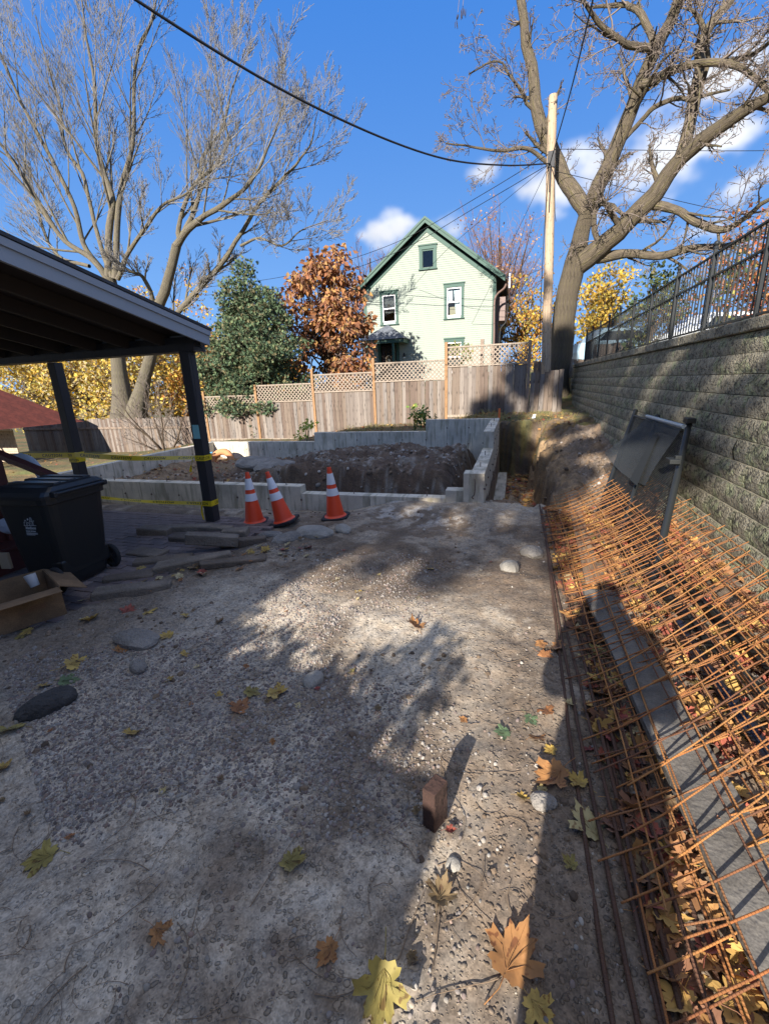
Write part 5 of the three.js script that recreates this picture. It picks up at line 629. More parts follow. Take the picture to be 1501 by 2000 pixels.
// ---------- rebar, mesh sheets, board, gate ----------
const rustT = tex(128, 512, (u, v) => { const a = fbm(u * 6, v * 30, 4, 3), b = fbm(u * 3, v * 9, 3, 13); return [0.62 + 0.38 * a, (0.62 + 0.38 * a) * lerp(0.8, 1, b), (0.62 + 0.38 * a) * lerp(0.6, 1, b)]; }, true, 1, 0.5), rustB = tex(32, 64, (u, v) => (Math.abs(((v * 2 + u) % 1) - 0.5) < 0.2 ? 1 : 0), false, 1, 40);
const rustMs = [[0.48, 0.25, 0.095], [0.4, 0.195, 0.075], [0.56, 0.32, 0.125], [0.28, 0.14, 0.07], [0.36, 0.2, 0.1], [0.22, 0.12, 0.075]].map((c) => std(c, 0.8, { map: rustT, bumpMap: rustB, bumpScale: 0.002 })), darkBar = std([0.12, 0.075, 0.055], 0.75, { map: rustT, bumpMap: rustB, bumpScale: 0.0015 });
{
  const R = rng(73), pick = (k) => rustMs[R() < 0.45 ? k : Math.floor(R() * rustMs.length)];
  const sheet = (x0, x1, z0, z1, lift, top, yaw, sk, mat, label) => {
    const t = thing('rebar_mesh_sheet', label, 'rebar mesh', [0, 0, 0], yaw, 'rusty mesh sheets stacked against the wall'), sp = 0.155, W = x1 - x0, nx = Math.round(W / sp), nz = Math.round((z1 - z0) / sp), ph = R() * 9;
    const S = (u, z) => V(x0 + W * u, 0.03 + lift + top * Math.pow(clamp(u), 1.4) + 0.007 * Math.sin(z * 1.7 + ph) + 0.005 * Math.sin(z * 4.1 + u * 5 + ph) + 0.01 * Math.sin(z * 0.9 + ph * 2), z - sk * W * u);
    for (let i = 0; i <= nx; i++) { const tb = new Tubes(), n = 26, pts = [], ea = rr(-0.04, 0.12, R), eb = rr(-0.04, 0.1, R), u = (i + 0.2) / (nx + 0.4) + rr(-0.03, 0.03, R); for (let k = 0; k <= n; k++) { const z = lerp(z0 - ea, z1 + eb + sk * W * u, k / n), p = S(u, z); p.x += 0.008 * Math.sin(z * 2.3 + i * 2); pts.push(p); } tb.add(pts, pts.map(() => 0.004), 7); part('long_bar', tb.geo(), pick(mat), t); }
    for (let j = 0; j < nz; j++) { const tb = new Tubes(), n = 7, pts = [], z = z0 + (j + 0.5) * sp + rr(-0.035, 0.035, R), ea = rr(-0.12, 0.03, R), eb = rr(-0.04, 0.12, R), s2 = rr(-0.06, 0.06, R); for (let k = 0; k <= n; k++) { const u = lerp(ea, 1 + eb, k / n), p = S(u, z + s2 * u); p.y += 0.0076; pts.push(p); } tb.add(pts, pts.map(() => 0.0038), 7); part('cross_bar', tb.geo(), pick(mat), t); }
  };
  sheet(0.47, 1.5, -6.1, -0.05, 0.02, 0.24, 0.0, 0.62, 0, 'lowest rusty mesh sheet lying along the wall foot');
  sheet(0.55, 1.66, -5.8, 0.2, 0.06, 0.36, 0.012, 0.5, 1, 'second rusty mesh sheet shifted towards the block wall');
  sheet(0.5, 1.6, -6.5, -1.2, 0.09, 0.38, -0.012, 0.75, 2, 'topmost rusty mesh sheet reaching farthest towards the trench');
  sheet(0.7, 1.74, -5.3, 0.5, 0.04, 0.34, 0.03, 0.36, 1, 'short rusty mesh sheet lying closest to the block wall');
  ['outermost', 'second', 'third', 'fourth', 'fifth', 'sixth', 'seventh', 'eighth', 'ninth', 'innermost'].forEach((w, i) => { const x = 0.37 + i * 0.032 + rr(-0.012, 0.012, R), pts = []; for (let k = 0; k <= 20; k++) { const z = lerp(-6.4 + rr(-0.4, 0.3, R) * (k === 0 ? 1 : 0), 0.25, k / 20), xx = x + 0.02 * Math.sin(z * 0.9 + i) + (z + 3) * rr(0.006, 0.008, R) * (i % 3 - 1); pts.push(V(xx, gy(xx, z) + 0.012 + (i % 4) * 0.009, z)); } const tb = new Tubes(); tb.add(pts, pts.map(() => 0.0085), 7); one('rebar_rod', tb.geo(), darkBar, w + ' dark rebar rod in the row beside the rusty mesh', 'rebar rod', [0, 0, 0], 0, 'loose rebar rods'); });
  const bd = one('long_board', box(-0.12, 0.12, 0, 0.04, -1.9, 1.9, 0.006), std([0.25, 0.225, 0.19], 0.9, { map: speck, bumpMap: fineB, bumpScale: 0.004 }), 'wide grey board lying lengthwise under the rusty mesh', 'board', [0.82, 0.07, -1.62], 0.06);
  one('long_board', box(-0.07, 0.07, 0, 0.035, -1.5, 1.5, 0.005), std([0.28, 0.2, 0.13], 0.9, { map: woodT, bumpMap: woodB, bumpScale: 0.003 }), 'narrow brown board lying under the mesh near the trench', 'board', [0.78, 0.06, -5.2], -0.05);
  // black railing pieces and plastic edging lying at the wall foot
  one('fallen_post', merge([bar([1.08, 0.1, -4.6], [1.34, 0.12, -2.0], 0.05, 0.05), bar([1.3, 0.13, -4.3], [1.5, 0.16, -1.7], 0.035, 0.05)]), iron, 'pair of black metal rails lying under the mesh by the wall', 'metal rail');
  const eg = new Tubes(), pts = [], rad = []; for (let i = 0; i <= 60; i++) { const z = lerp(-3.1, -0.3, i / 60); pts.push(V(1.16 + 0.03 * Math.sin(z * 3), 0.09 + 0.01 * Math.sin(z * 7), z)); rad.push(0.042 + 0.009 * Math.sin(i * 1.6)); } eg.add(pts, rad, 12); one('corrugated_pipe', eg.geo(), std([0.012, 0.014, 0.022], 0.25), 'glossy black corrugated pipe beside the grey board', 'pipe');
  // chain-link gate leaning on the wall
  const g = thing('chain_link_gate', 'black chain-link gate leaning askew against the block wall', 'gate', [0, 0, 0]), O = V(1.15, 0.06, -3.75), e1 = V(0, 0, -2.4), e2 = V(0.74, 1.08, -2.0), at = (a, b, o = 0) => { const p = O.clone().addScaledVector(e1, a).addScaledVector(e2, b); return [p.x - o * 0.8, p.y + o * 0.5, p.z]; };
  for (const a of [0, 0.5, 1]) part('post', merge([rod(at(a, -0.05), at(a, 1.02), a === 0.5 ? 0.028 : 0.033, 12), new THREE.SphereGeometry(0.038, 10, 8).translate(...at(a, 1.03))]), iron, g);
  for (const b of [0.06, 0.97]) part('rail', rod(at(0, b), at(1, b), 0.02, 10), iron, g);
  const net = [], N = 46; for (let i = -N; i < N; i++) for (const s of [1, -1]) { const a0 = i / N, w = 0.95; let p = [a0, 0.06], q = [a0 + s * w, 0.97]; let t0 = 0, t1 = 1; const d = q[0] - p[0]; const ta = (0 - p[0]) / d, tb2 = (1 - p[0]) / d; t0 = Math.max(t0, Math.min(ta, tb2)); t1 = Math.min(t1, Math.max(ta, tb2)); if (s === -1) { p = [a0 + 1, 0.06]; q = [a0 + 1 - w, 0.97]; const d2 = q[0] - p[0], x1 = (0 - p[0]) / d2, x2 = (1 - p[0]) / d2; t0 = Math.max(0, Math.min(x1, x2)); t1 = Math.min(1, Math.max(x1, x2)); } if (t1 - t0 < 0.02) continue; net.push(rod(at(lerp(p[0], q[0], t0), lerp(p[1], q[1], t0), s * 0.003), at(lerp(p[0], q[0], t1), lerp(p[1], q[1], t1), s * 0.003), 0.0032, 4)); }
  part('chain_link', merge(net), iron, g, null, 'stuff');
  part('hinge', merge([box(1.5, 1.6, 0.88, 0.93, -5.05, -4.9, 0.008), box(1.56, 1.62, 0.86, 0.96, -5.0, -4.95, 0.008)]), iron, g); part('latch', box(1.86, 1.95, 1.2, 1.26, -5.85, -5.7, 0.01), iron, g);
  // grey translucent screen sheet hung over the gate
  const P = [], U = [], I = [], n = 16, m = 12; for (let j = 0; j <= m; j++) for (let i = 0; i <= n; i++) { const u = i / n, v = j / m, a = lerp(lerp(0.02, 0.62, u), lerp(0.3, 1.25, u), v), b = lerp(0.99, 0.44 - 0.05 * Math.sin(u * 3.1), v), p = at(a, b, 0.05 + 0.035 * Math.sin((i / n) * 5 + (j / m) * 3) * (j / m)); P.push(...p); U.push(i / n, j / m); if (i < n && j < m) { const k = j * (n + 1) + i; I.push(k, k + 1, k + n + 1, k + 1, k + n + 2, k + n + 1); } } const sg = new THREE.BufferGeometry(); sg.setAttribute('position', new THREE.Float32BufferAttribute(P, 3)); sg.setAttribute('uv', new THREE.Float32BufferAttribute(U, 2)); sg.setIndex(I); sg.computeVertexNormals();
  const sc = thing('mesh_screen', 'grey see-through screen sheet draped over the chain-link gate', 'screen', [0, 0, 0]); const scr = tex(64, 64, (u, v) => ((u * 8) % 1 < 0.62 && (v * 8) % 1 < 0.62 ? 0.42 : 0.85), false, 26, 22); part('sheet', sg, new THREE.MeshPhysicalMaterial({ color: lin(0.05, 0.055, 0.058), roughness: 0.9, specularIntensity: 0.3, alphaMap: scr, transparent: true, side: THREE.DoubleSide }), sc);
  part('hem', rod(at(0.0, 1.0, 0.05), at(0.63, 1.0, 0.05), 0.026, 8), std([0.3, 0.36, 0.4], 0.35), sc); part('fold', (() => { const a = at(0.36, 0.84, 0.09), b = at(0.28, 0.86, 0.09), c = at(0.36, 0.4, 0.1), d = at(0.5, 0.4, 0.1); return quad(a, b, c, d); })(), new THREE.MeshPhysicalMaterial({ color: lin(0.03, 0.033, 0.035), roughness: 0.95, specularIntensity: 0.15, side: THREE.DoubleSide }), sc);
}
// ---------- brick standing on the drive ----------
one('standing_brick', uvBox(new RoundedBoxGeometry(0.062, 0.2, 0.095, 2, 0.006)), std([0.1, 0.05, 0.036], 0.95, { map: speck, bumpMap: fineB, bumpScale: 0.006 }), 'single red-brown brick standing upright on the drive', 'brick', [-0.245, gy(-0.245, -1.37) + 0.094, -1.37], -0.45);
one('marker_stake', box(-0.03, 0.03, -0.1, 0.32, -0.01, 0.01, 0.002), std([0.9, 0.2, 0.05], 0.6), 'orange marker stake at the trench end by the fence', 'stake', [-0.42, gy(-0.42, -13.5), -13.5], 0.1);
one('paper_scrap', quad([-0.05, 0, 0], [0.05, 0.01, 0.02], [0.06, 0.12, 0.0], [-0.02, 0.1, -0.02]), std([0.7, 0.72, 0.75], 0.8), 'white paper scrap caught on the bank before the fence', 'scrap', [0.54, gy(0.54, -13.6) + 0.02, -13.6], 0);
{ const t = thing('pipe_stub', 'orange clay pipe collar with blue tubing against the concrete wall', 'pipe', [-8.35, gy(-8.35, -11.1), -11.1]); part('collar', new THREE.TorusGeometry(0.32, 0.1, 8, 20, Math.PI).rotateX(-0.4), std([0.5, 0.22, 0.09], 0.8), t); for (let i = 0; i < 4; i++) part('tubing', wire([[-0.2 - i * 0.03, 0.3, 0.1], [-0.5, 0.28 - i * 0.04, 0.25], [-0.75, -0.02 - i * 0.03, 0.4]], 0.022, 6, 12), std([0.08, 0.3, 0.5], 0.5), t); }
// ---------- parked cars past the railing ----------
{
  const car = (x, z, ry, c, label) => { const t = thing('parked_car', label, 'car', [x, 2.15, z], ry, 'cars parked past the railing'); const paint = new THREE.MeshPhysicalMaterial({ color: lin(...c), roughness: 0.35, clearcoat: 1, clearcoatRoughness: 0.08 }); const ext = (pts, w, bev) => new THREE.ExtrudeGeometry(new THREE.Shape(pts.map((p) => new THREE.Vector2(...p))), { depth: w - 2 * bev, bevelEnabled: true, bevelSize: bev, bevelThickness: bev, bevelSegments: 3 }).translate(0, 0, -(w - 2 * bev) / 2);
    part('body', uvBox(ext([[-2.2, 0.32], [2.15, 0.3], [2.2, 0.62], [1.95, 0.84], [0.95, 0.95], [-1.7, 0.98], [-2.15, 0.9], [-2.25, 0.6]], 1.78, 0.06)), paint, t); part('cabin', uvBox(ext([[-1.75, 0.97], [0.95, 0.95], [0.3, 1.42], [-1.2, 1.45]], 1.55, 0.08)), paint, t);
    const gl = std([0.02, 0.025, 0.03], 0.08); for (const s of [-1, 1]) part('side_window', uvBox(ext([[-1.45, 1.02], [0.68, 1.0], [0.22, 1.36], [-1.12, 1.38]], 0.04, 0.008)), gl, t, [0, 0, s * 0.765]); part('windscreen', quad([1.02, 0.99, -0.68], [1.02, 0.99, 0.68], [0.42, 1.4, 0.6], [0.42, 1.4, -0.6]), gl, t);
    for (const wx of [-1.35, 1.35]) for (const s of [-1, 1]) { const w = part('wheel', new THREE.TorusGeometry(0.25, 0.09, 10, 24), std([0.02, 0.02, 0.02], 0.85), t, [wx, 0.33, s * 0.82]); part('rim', new THREE.CylinderGeometry(0.19, 0.19, 0.12, 16).rotateX(Math.PI / 2), std([0.5, 0.5, 0.52], 0.3, { metalness: 0.8 }), w); }
    for (const s of [-1, 1]) part('headlight', box(2.1, 2.22, 0.6, 0.74, s * 0.62 - 0.14, s * 0.62 + 0.14, 0.02), std([0.8, 0.8, 0.82], 0.15), t); };
  car(7.2, -19.5, 0.3, [0.75, 0.77, 0.78], 'white car parked behind the railing under the red maple'); car(4.5, -22.5, 0.25, [0.35, 0.5, 0.6], 'pale blue car parked farther along behind the railing');
}
// ---------- fallen leaves ----------
const LEAFCOL = [[[0.56, 0.37, 0.075], [0.62, 0.42, 0.1]], [[0.45, 0.21, 0.065], [0.4, 0.165, 0.05]], [[0.39, 0.31, 0.075], [0.34, 0.27, 0.07]], [[0.13, 0.2, 0.09], [0.17, 0.24, 0.1]], [[0.7, 0.57, 0.3], [0.62, 0.5, 0.22]], [[0.36, 0.07, 0.05], [0.42, 0.1, 0.06]], [[0.24, 0.16, 0.07], [0.2, 0.12, 0.05]]];
let LITTER;
const LEAFWORD = ['golden yellow', 'orange-brown', 'olive-yellow', 'dull green', 'pale straw-coloured', 'dark red', 'curled brown'];
{
  const R = rng(133), half = [[0, -0.42], [0.06, -0.4], [0.2, -0.45], [0.26, -0.36], [0.36, -0.36], [0.34, -0.24], [0.24, -0.16], [0.4, -0.14], [0.5, -0.04], [0.62, 0.0], [0.54, 0.1], [0.56, 0.2], [0.42, 0.17], [0.26, 0.12], [0.32, 0.28], [0.28, 0.34], [0.3, 0.46], [0.19, 0.42], [0.14, 0.36], [0.12, 0.5], [0.06, 0.55], [0, 0.72]];
  const variant = (s, curl) => { const out = [...half, ...half.slice(1, -1).reverse().map(([x, y]) => [-x, y])], P = [], I = [], U = [], H = (x, y) => { const r = Math.hypot(x, y), a = Math.atan2(x, y); return 0.05 + curl * (0.55 * r * r + 0.12 * r * Math.abs(Math.sin(a * 2.5)) ) + 0.26 * (vn(x * 3 + s * 7, y * 3, s + 0.5) - 0.5); };
    const rings = [0.5, 1]; P.push(0, H(0, -0.1), 0.1); U.push(0.5, 0.5); const n = out.length; for (const q of rings) out.forEach(([x, y], i) => { const w = 1 + 0.08 * (vn(i * 0.7, s * 5, 2) - 0.5); const px = x * q * w, py = (y + 0.1) * q - 0.1; P.push(px, H(px, py), -py); U.push(0.5 + px * 0.7, 0.5 + py * 0.7); }); for (let i = 0; i < n; i++) { const a = 1 + i, b = 1 + ((i + 1) % n); I.push(0, a, b, a, a + n, b, b, a + n, b + n); }
    const g = new THREE.BufferGeometry(); g.setAttribute('position', new THREE.Float32BufferAttribute(P, 3)); g.setAttribute('uv', new THREE.Float32BufferAttribute(U, 2)); g.setIndex(I); g.computeVertexNormals(); const st = new Tubes(); st.add([V(0, H(0, -0.35), 0.36), V(0.03, 0.12, 0.62), V(0.09 * (s % 2 ? 1 : -1), 0.04, 0.95)], [0.014, 0.011, 0.012], 5); const v = []; for (const [tx, ty] of [[0, 0.6], [0.5, 0.04], [-0.5, 0.04], [0.26, 0.4], [-0.26, 0.4]]) v.push([V(0, H(0, -0.3) + 0.008, 0.3), V(tx * 0.5, H(tx * 0.5, ty * 0.5) + 0.008, -ty * 0.5), V(tx, H(tx, ty) + 0.004, -ty)]); v.forEach((p) => st.add(p, [0.01, 0.007, 0.002], 3)); return mergeGeometries([norm(g), norm(st.geo())]); };
  const vs = LITTER = [variant(1, 0.3), variant(2, 0.5), variant(3, 0.7), variant(4, -0.3), variant(5, 1.3), variant(6, 0.2), variant(7, 0.45), variant(8, -0.4)];
  const leafT = tex(128, 128, (u, v) => { const a = fbm(u * 6, v * 6, 4, 3), s = sm(0.62, 0.72, fbm(u * 14, v * 14, 3, 23)); const k = 0.72 + 0.36 * a - 0.25 * s; return [k, k * (1 - 0.12 * s), k * (1 - 0.2 * s)]; }); leafT.repeat.set(1, 1);
  const mats = LEAFCOL.map((cs) => cs.map((c) => new THREE.MeshPhysicalMaterial({ color: lin(...c), map: leafT, roughness: 0.75, transmission: 0.18, thickness: 0, side: THREE.DoubleSide })));
  const put = (x, z, size, c, dy, where, grp, sz = '') => { const s = size * 0.76, m = one('fallen_leaf', vs[c === 6 ? 4 : Math.floor(R() * 8)], mats[c][R() < 0.5 ? 0 : 1], sz + LEAFWORD[c] + ' maple leaf ' + where, 'leaf', [x, (x < -3.5 && z > -5 ? Math.max(gy(x, z), 0.004) : gy(x, z)) + 0.004 + dy, z], R() * 6.28, grp + ', ' + sz + LEAFWORD[c]); m.scale.setScalar(s); m.rotation.order = 'YXZ'; m.rotation.x = rr(-0.35, 0.35, R); m.rotation.z = rr(-0.35, 0.35, R); m.scale.x *= rr(0.8, 1.1, R); };
  const MARKS = [[-0.245, -1.37, 'the standing brick'], [-2.58, -1.5, 'the blackish flat stone'], [-2.62, -2.2, 'the crumbled concrete lump'], [-2.36, -1.95, 'the small tan stone'], [0.02, -4.02, 'the pale cracked boulder'], [0.24, -4.5, 'the half-buried boulder'], [0.19, -1.56, 'the small grey stone'], [-1.14, -2.1, 'the pale sunlit lump'], [-3.6, -2.2, 'the cardboard box'], [-3.3, -2.86, 'the end paver'], [0.4, -2.7, 'the middle of the rebar rods'], [0.36, -0.9, 'the near rebar rods'], [0.4, -2.0, 'the loose rebar rods'], [-2.75, -3.62, 'the sunken paver']], seenL = {};
  LEAVES.forEach(([x, z, s, c]) => { let best = MARKS[0], bd = 9; for (const k of MARKS) { const d = Math.hypot(k[0] - x, k[1] - z); if (d < bd) { bd = d; best = k; } } const sz = s > 0.17 ? 'large ' : s > 0.115 ? 'broad ' : s > 0.085 ? 'small ' : 'tiny ', how = bd < 0.25 ? 'touching distance from ' : bd < 0.5 ? 'near ' : bd < 0.9 ? 'a step away from ' : 'well away from '; put(x, z, s, c, 0, 'lying ' + how + best[2], 'leaves lying ' + how + best[2], sz); });
  for (let i = 0; i < 130; i++) { const z = rr(-6.2, -0.5, R), x = 0.52 + Math.pow(R(), 1.3) * 1.15; put(x, z, rr(0.07, 0.16, R), [0, 1, 1, 4, 6, 6, 5, 2, 1, 0][Math.floor(R() * 10)], rr(0, 0.03, R), 'caught under the rusty mesh sheets', 'leaves under the mesh'); }
  for (let i = 0; i < 60; i++) { const t = R(), x = lerp(-3.55, -2.2, t) + rr(-0.2, 0.25, R), z = lerp(-2.75, -4.4, t) + rr(-0.18, 0.18, R); put(x, z, rr(0.06, 0.13, R), [0, 1, 4, 6, 6, 5, 1][Math.floor(R() * 7)], rr(0, 0.03, R), 'among the loose pavers', 'leaves among the pavers'); }
  for (let i = 0; i < 26; i++) { const x = rr(-2.6, 0.35, R), z = -Math.exp(rr(Math.log(0.9), Math.log(5), R)); put(x, z, rr(0.035, 0.06, R), [6, 4, 5, 1][Math.floor(R() * 4)], 0, 'fragment scattered on the drive', 'leaf fragments on the drive'); }
}
{ const R = rng(501), n = 3200, g = LITTER[2], im = fin(new THREE.InstancedMesh(g, leafMat(0.85, 0.15), n)), M = new THREE.Matrix4(), Q = new THREE.Quaternion(), E = new THREE.Euler(); im.name = 'leaf_litter'; for (let i = 0; i < n; i++) { let x, z; const k = R(); if (k < 0.2) { x = rr(-0.3, 0.5, R); z = rr(-12.6, -6.9, R); } else if (k < 0.33) { x = rr(-9, -5.5, R); z = rr(-11.6, -6.6, R); } else if (k < 0.45) { x = rr(-7, 1.6, R); z = rr(-15.8, -12.1, R); } else if (k < 0.92) { x = rr(0.45, 1.9, R); z = rr(-6.3, -0.5, R); } else { x = rr(-24, -9.5, R); z = rr(-16.5, -9, R); } E.set(rr(-0.5, 0.5, R) + 1.57, R() * 6.3, rr(-0.5, 0.5, R)); Q.setFromEuler(new THREE.Euler(rr(-0.6, 0.6, R), R() * 6.3, rr(-0.6, 0.6, R))); const s = k > 0.45 && k < 0.92 ? rr(0.04, 0.13, R) : rr(0.035, 0.1, R); M.compose(V(x, gy(x, z) + 0.015, z), Q, V(s, s, s)); im.setMatrixAt(i, M); const c = [[0.4, 0.2, 0.06], [0.28, 0.13, 0.05], [0.5, 0.3, 0.08], [0.22, 0.1, 0.05], [0.35, 0.09, 0.05]][Math.floor(R() * 5)]; im.setColorAt(i, lin(...c)); } scene.add(im); tag(im, 'small dry brown leaf litter in the trench and along the walls', 'leaf litter', null, 'stuff'); }
// ---------- what stands behind the viewer: the owner's house, a street tree and the person taking the picture ----------
{
  const h = thing('tan_house', 'tall tan house whose shadow falls over the carport and drive', 'house', [0, 0, 0]), wm = std([0.5, 0.44, 0.36], 0.85, { map: speck });
  part('wall', box(-10.2, -5.06, -0.5, 6.6, 1.3, 13), wm, h); 
  const pf = thing('privacy_fence', 'tall board privacy fence with ivy along its top beside the tan house', 'fence', [0, 0, 2.5]); for (let i = 0; i < 27; i++) part('board', box(-4.95 + i * 0.149, -4.804 + i * 0.149, -0.2, 2.0 + (i % 3) * 0.02 - 0.32 * sm(19, 27, i), -0.012, 0.012, 0.003), boardM[i % 5], pf); for (const y of [0.4, 1.7]) part('rail', box(-4.95, -0.95, y, y + 0.08, 0.014, 0.05), greyPost, pf); { const q = rng(640), cl = []; for (let i = 0; i < 26; i++) cl.push([rr(-4.6, -1.15, q), 1.95 + rr(-0.1, 0.16, q), rr(-0.1, 0.1, q), rr(0.1, 0.24, q)]); foliage('ivy', pf, leafG, leafM, cl, 1800, 0.1, grn, 641); }
  const sl = (s, z0) => quad([-10.4, 6.5, z0], [-4.95, 6.5, z0], [-4.95, 9.95, 7.1], [-10.4, 9.95, 7.1]); part('roof', merge([sl(1, 1.0), sl(-1, 13.3)]), shingle, h); for (const x of [-5.07, -10.19]) part('gable', merge([quad([x, 6.6, 1.3], [x, 6.6, 13], [x, 9.9, 7.1], [x, 9.9, 7.1])]), wm, h);
  for (const [z, y] of [[7.5, 2], [10, 2], [7, 4.6], [10, 4.6]]) { const w = part('window', box(-5.058, -5.03, y - 0.6, y + 0.6, z - 0.45, z + 0.45), sash, h); part('pane', box(-5.029, -5.024, y - 0.52, y + 0.52, z - 0.37, z + 0.37), std([0.03, 0.035, 0.04], 0.05), w); }
  const t = thing('street_maple', 'half-bare yellow street tree whose branches dapple the drive', 'tree', [0, 0, 0]), R = rng(801), zz = 14, cv = (x, y, r) => [x - 1.063 + 0, y + 2.49, zz, r, r, 0.35];
  const dense = [[-3.5, 6.95, 0.36], [-2.5, 6.95, 0.34], [-3.5, 7.45, 0.3], [-2.55, 7.5, 0.34], [-3.05, 7.85, 0.36], [-2.1, 6.8, 0.28], [-2.05, 7.3, 0.34], [-2.45, 8.0, 0.34], [-3.9, 7.3, 0.4], [-2.0, 8.3, 0.3], [-3.6, 8.2, 0.4], [-3.75, 6.9, 0.42], [-4.25, 6.9, 0.5], [-3.8, 7.6, 0.4], [-4.3, 7.9, 0.6], [-4.2, 8.7, 0.75], [-4.6, 9.8, 0.8], [-5.2, 11.0, 0.7], [-4.1, 12.4, 0.7], [-3.7, 13.8, 0.6], [-4.3, 14.6, 0.45], [-4.4, 16.2, 0.5]].map((c) => cv(...c)), thin = [[-2.5, 9.3, 0.4], [-1.9, 10.9, 0.55], [-1.0, 9.4, 0.3], [-2.7, 11.8, 0.55], [-1.6, 12.9, 0.5], [-0.6, 11.2, 0.35], [-2.4, 14.2, 0.5], [-2.2, 8.3, 0.25], [-1.4, 8.1, 0.2], [-3.0, 6.25, 0.2], [-3.6, 6.0, 0.22], [-2.45, 6.4, 0.2], [-3.3, 5.6, 0.16], [-2.75, 5.75, 0.15], [-3.9, 5.7, 0.2], [-2.9, 5.35, 0.2], [-3.55, 5.4, 0.2], [-2.3, 5.6, 0.12], [-2.5, 6.85, 0.25], [-3.4, 6.5, 0.2], [-2.1, 7.1, 0.15], [-2.7, 7.7, 0.3], [-2.0, 5.9, 0.18], [-2.35, 5.95, 0.16], [-2.6, 5.55, 0.16], [-2.15, 6.25, 0.15], [-2.85, 6.05, 0.16], [-1.9, 5.5, 0.12], [-2.7, 6.6, 0.2], ...[[-2.8, 1.5, 0.16], [-3.6, 0.5, 0.18], [-3.9, 2, 0.2], [-4.8, 1.2, 0.24], [-5.6, 0.3, 0.2], [-5.7, 2, 0.26], [-6.8, 1.3, 0.26], [-7.4, 2.2, 0.34], [-7.6, 0.4, 0.26], [-8.6, 1.4, 0.34], [-9.4, 2.2, 0.4], [-9.6, 0.5, 0.3], [-10.4, 1.4, 0.38], [-11.2, 2.2, 0.42], [-11.6, 0.7, 0.4], [-12.6, 1.6, 0.46], [-13.8, 2, 0.5], [-13.6, 0.8, 0.42], [-15.2, 1.4, 0.55], [-16.4, 2, 0.5], [-6.2, 1.7, 0.24], [-7.0, 0.9, 0.24], [-8.1, 1.9, 0.3], [-8.9, 0.8, 0.3], [-10.2, 2.1, 0.36], [-10.9, 0.8, 0.34], [-12.0, 2.2, 0.4], [-12.4, 1.0, 0.38], [-14.6, 2.1, 0.45], [-4.3, 0.6, 0.18], [-3.3, 2.1, 0.17]].map(([z0, y, r]) => [2.1 - 0.2126 * (9 - z0), y + 0.498 * (9 - z0), r])].map((c) => cv(...c));
  const trunk = new Tubes(); trunk.add([V(-5.6, -0.2, 14.2), V(-5.5, 4, 14.1), V(-5.3, 8, 14), V(-5.1, 12, 14), V(-5.2, 16, 14)], [0.34, 0.27, 0.22, 0.15, 0.05], 12); part('trunk', trunk.geo(), bark, t);
  const tb = new Tubes(), tw = new Tubes(), nodes = []; for (const [y0, x1, y1] of [[8, -1.6, 10.4], [9.5, -2.2, 12.2], [11, -2.8, 14], [13, -3.6, 16.8], [7.5, -3.6, 9.4], [12, -6.4, 15], [10, -6.6, 12.6], [14, -4.8, 18.8]]) { const a = V(-5.3, y0, 14), b = V(x1, y1, 14.2), pts = [], rad = []; for (let i = 0; i <= 8; i++) { const p = a.clone().lerp(b, i / 8); p.y += 0.35 * Math.sin((i / 8) * 3.1) + rr(-0.08, 0.08, R); pts.push(p); rad.push(lerp(0.075, 0.02, i / 8)); nodes.push(p); } tb.add(pts, rad, 7); }
  for (const c of [...dense, ...thin]) { const b = V(c[0], c[1], c[2]); let a = nodes[0]; for (const n of nodes) if (n.distanceTo(b) < a.distanceTo(b)) a = n; const m = a.clone().lerp(b, 0.55); m.y -= 0.08; tw.add([a, m, b], [0.018, 0.012, 0.006], 5); if (c[3] > 0.34) for (let i = 0; i < 2; i++) grow(tb, tw, m.clone().lerp(b, R()), V(R() - 0.3, R() * 1.2, R() - 0.5).normalize(), rr(0.6, 1.2, R), 0.02, 0, { lv: [[4, 0.7, 0.55, 0.55]], wob: 0.4, up: 0.04, rmin: 0.006, split: 0.02 }, R); }
  part('limbs', tb.geo(), bark, t); part('twigs', tw.geo(), twigM, t, null, 'stuff');
  foliage('crown', t, leafG, leafM, dense, 1900, 0.25, yel, 803); foliage('crown', t, leafG, leafM, thin, 4200, 0.16, yel, 805);
}
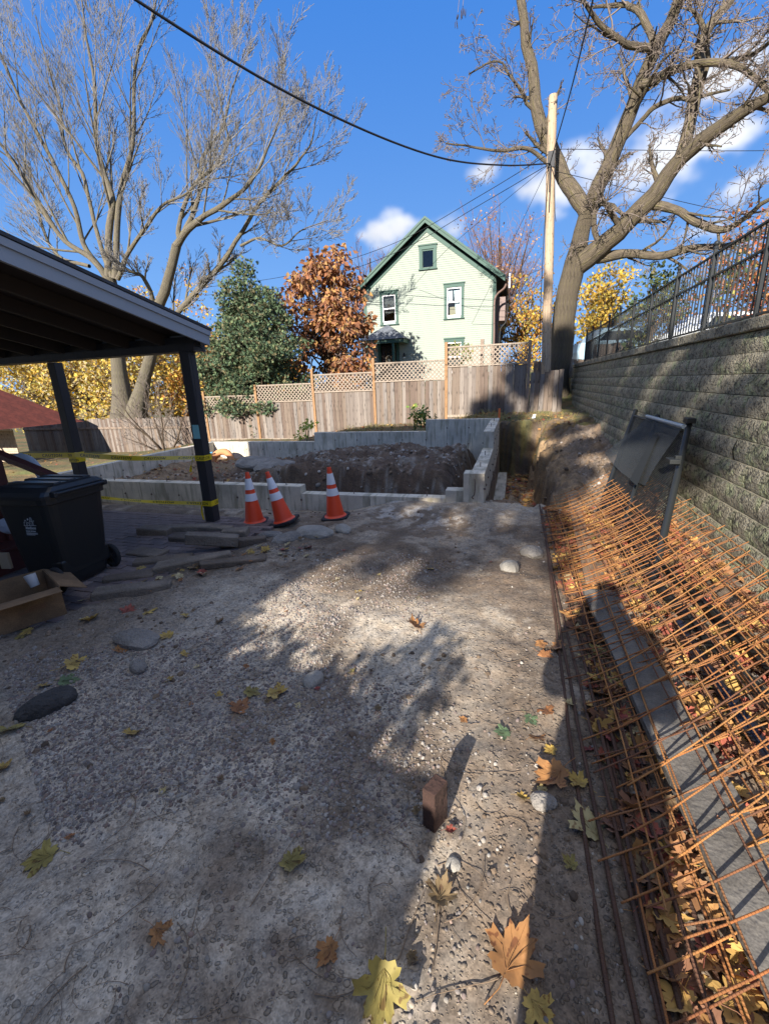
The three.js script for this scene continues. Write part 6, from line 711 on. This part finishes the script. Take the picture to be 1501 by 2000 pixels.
{
  const J = { hipL: [-0.1, 0.95, 0.36], hipR: [0.24, 0.95, 0.36], chest: [0.07, 1.33, 0.34], pel: [0.07, 1.0, 0.36], neck: [0.07, 1.56, 0.33], shL: [-0.13, 1.48, 0.34], shR: [0.27, 1.48, 0.34] };
  const caps = [[[-0.04, 0.97, 0.36], 0.12, [-0.05, 0.5, 0.35], 0.085], [[-0.05, 0.5, 0.35], 0.075, [-0.05, 0.08, 0.4], 0.055], [[0.18, 0.97, 0.36], 0.12, [0.19, 0.5, 0.35], 0.085], [[0.19, 0.5, 0.35], 0.075, [0.19, 0.08, 0.4], 0.055], [[-0.05, 0.05, 0.42], 0.05, [-0.08, 0.04, 0.2], 0.04], [[0.19, 0.05, 0.42], 0.05, [0.22, 0.04, 0.2], 0.04], [[0.07, 0.72, 0.36], 0.2, [0.07, 1.1, 0.35], 0.18], [[0.07, 1.1, 0.35], 0.18, [0.07, 1.38, 0.34], 0.17], [[-0.06, 1.4, 0.34], 0.14, [0.2, 1.4, 0.34], 0.14], [[-0.14, 1.45, 0.34], 0.09, [-0.19, 1.2, 0.28], 0.075], [[-0.19, 1.2, 0.28], 0.07, [-0.05, 1.48, 0.14], 0.05], [[0.28, 1.45, 0.34], 0.09, [0.33, 1.2, 0.28], 0.075], [[0.33, 1.2, 0.28], 0.07, [0.19, 1.48, 0.14], 0.05], [[-0.05, 1.5, 0.12], 0.04, [-0.02, 1.6, 0.1], 0.03], [[0.19, 1.5, 0.12], 0.04, [0.15, 1.6, 0.1], 0.03], [[0.07, 1.48, 0.35], 0.095, [0.07, 1.6, 0.33], 0.08], [[0.07, 1.66, 0.32], 0.085, [0.07, 1.75, 0.325], 0.088], [[0.07, 1.68, 0.225], 0.016, [0.07, 1.66, 0.215], 0.016]];
  const N = 84, S = 1.02, mc = new MarchingCubes(N, std([0.06, 0.07, 0.1], 0.9), false, false, 200000), ctr = [0.07, 0.95, 0.3]; mc.isolation = 0; const hs = N / 2, A = V(0, 0, 0), ab = V(0, 0, 0), pa = V(0, 0, 0);
  for (let k = 0; k < N; k++) for (let j = 0; j < N; j++) for (let i = 0; i < N; i++) { const x = ((i - hs) / hs) * S + ctr[0], y = ((j - hs) / hs) * S + ctr[1], z = ((k - hs) / hs) * S + ctr[2]; let s = 0; for (const [a, ra, b, rb] of caps) { const dx = b[0] - a[0], dy = b[1] - a[1], dz = b[2] - a[2], t = clamp(((x - a[0]) * dx + (y - a[1]) * dy + (z - a[2]) * dz) / (dx * dx + dy * dy + dz * dz)); const d = Math.hypot(x - a[0] - dx * t, y - a[1] - dy * t, z - a[2] - dz * t) - lerp(ra, rb, t); s += Math.exp(-d * 55); } mc.setCell(i, j, k, Math.log(s + 1e-12) / 55); }
  mc.update(); const g = new THREE.BufferGeometry(), n = mc.count; g.setAttribute('position', new THREE.Float32BufferAttribute(Array.from(mc.positionArray.slice(0, n * 3)).map((v, q) => v * S + ctr[q % 3]), 3)); g.computeVertexNormals();
  const p = thing('person', 'standing person in a long dark coat holding a phone up with both hands', 'person', [0, 0, 0]); part('body', g, std([0.06, 0.07, 0.1], 0.9), p);
  one('phone', new RoundedBoxGeometry(0.075, 0.15, 0.009, 2, 0.004), std([0.02, 0.02, 0.02], 0.3), 'black phone held upright in the hands of the person', 'phone', [0.06, 1.66, 0.095], 0);
}
renderer.render(scene, camera);
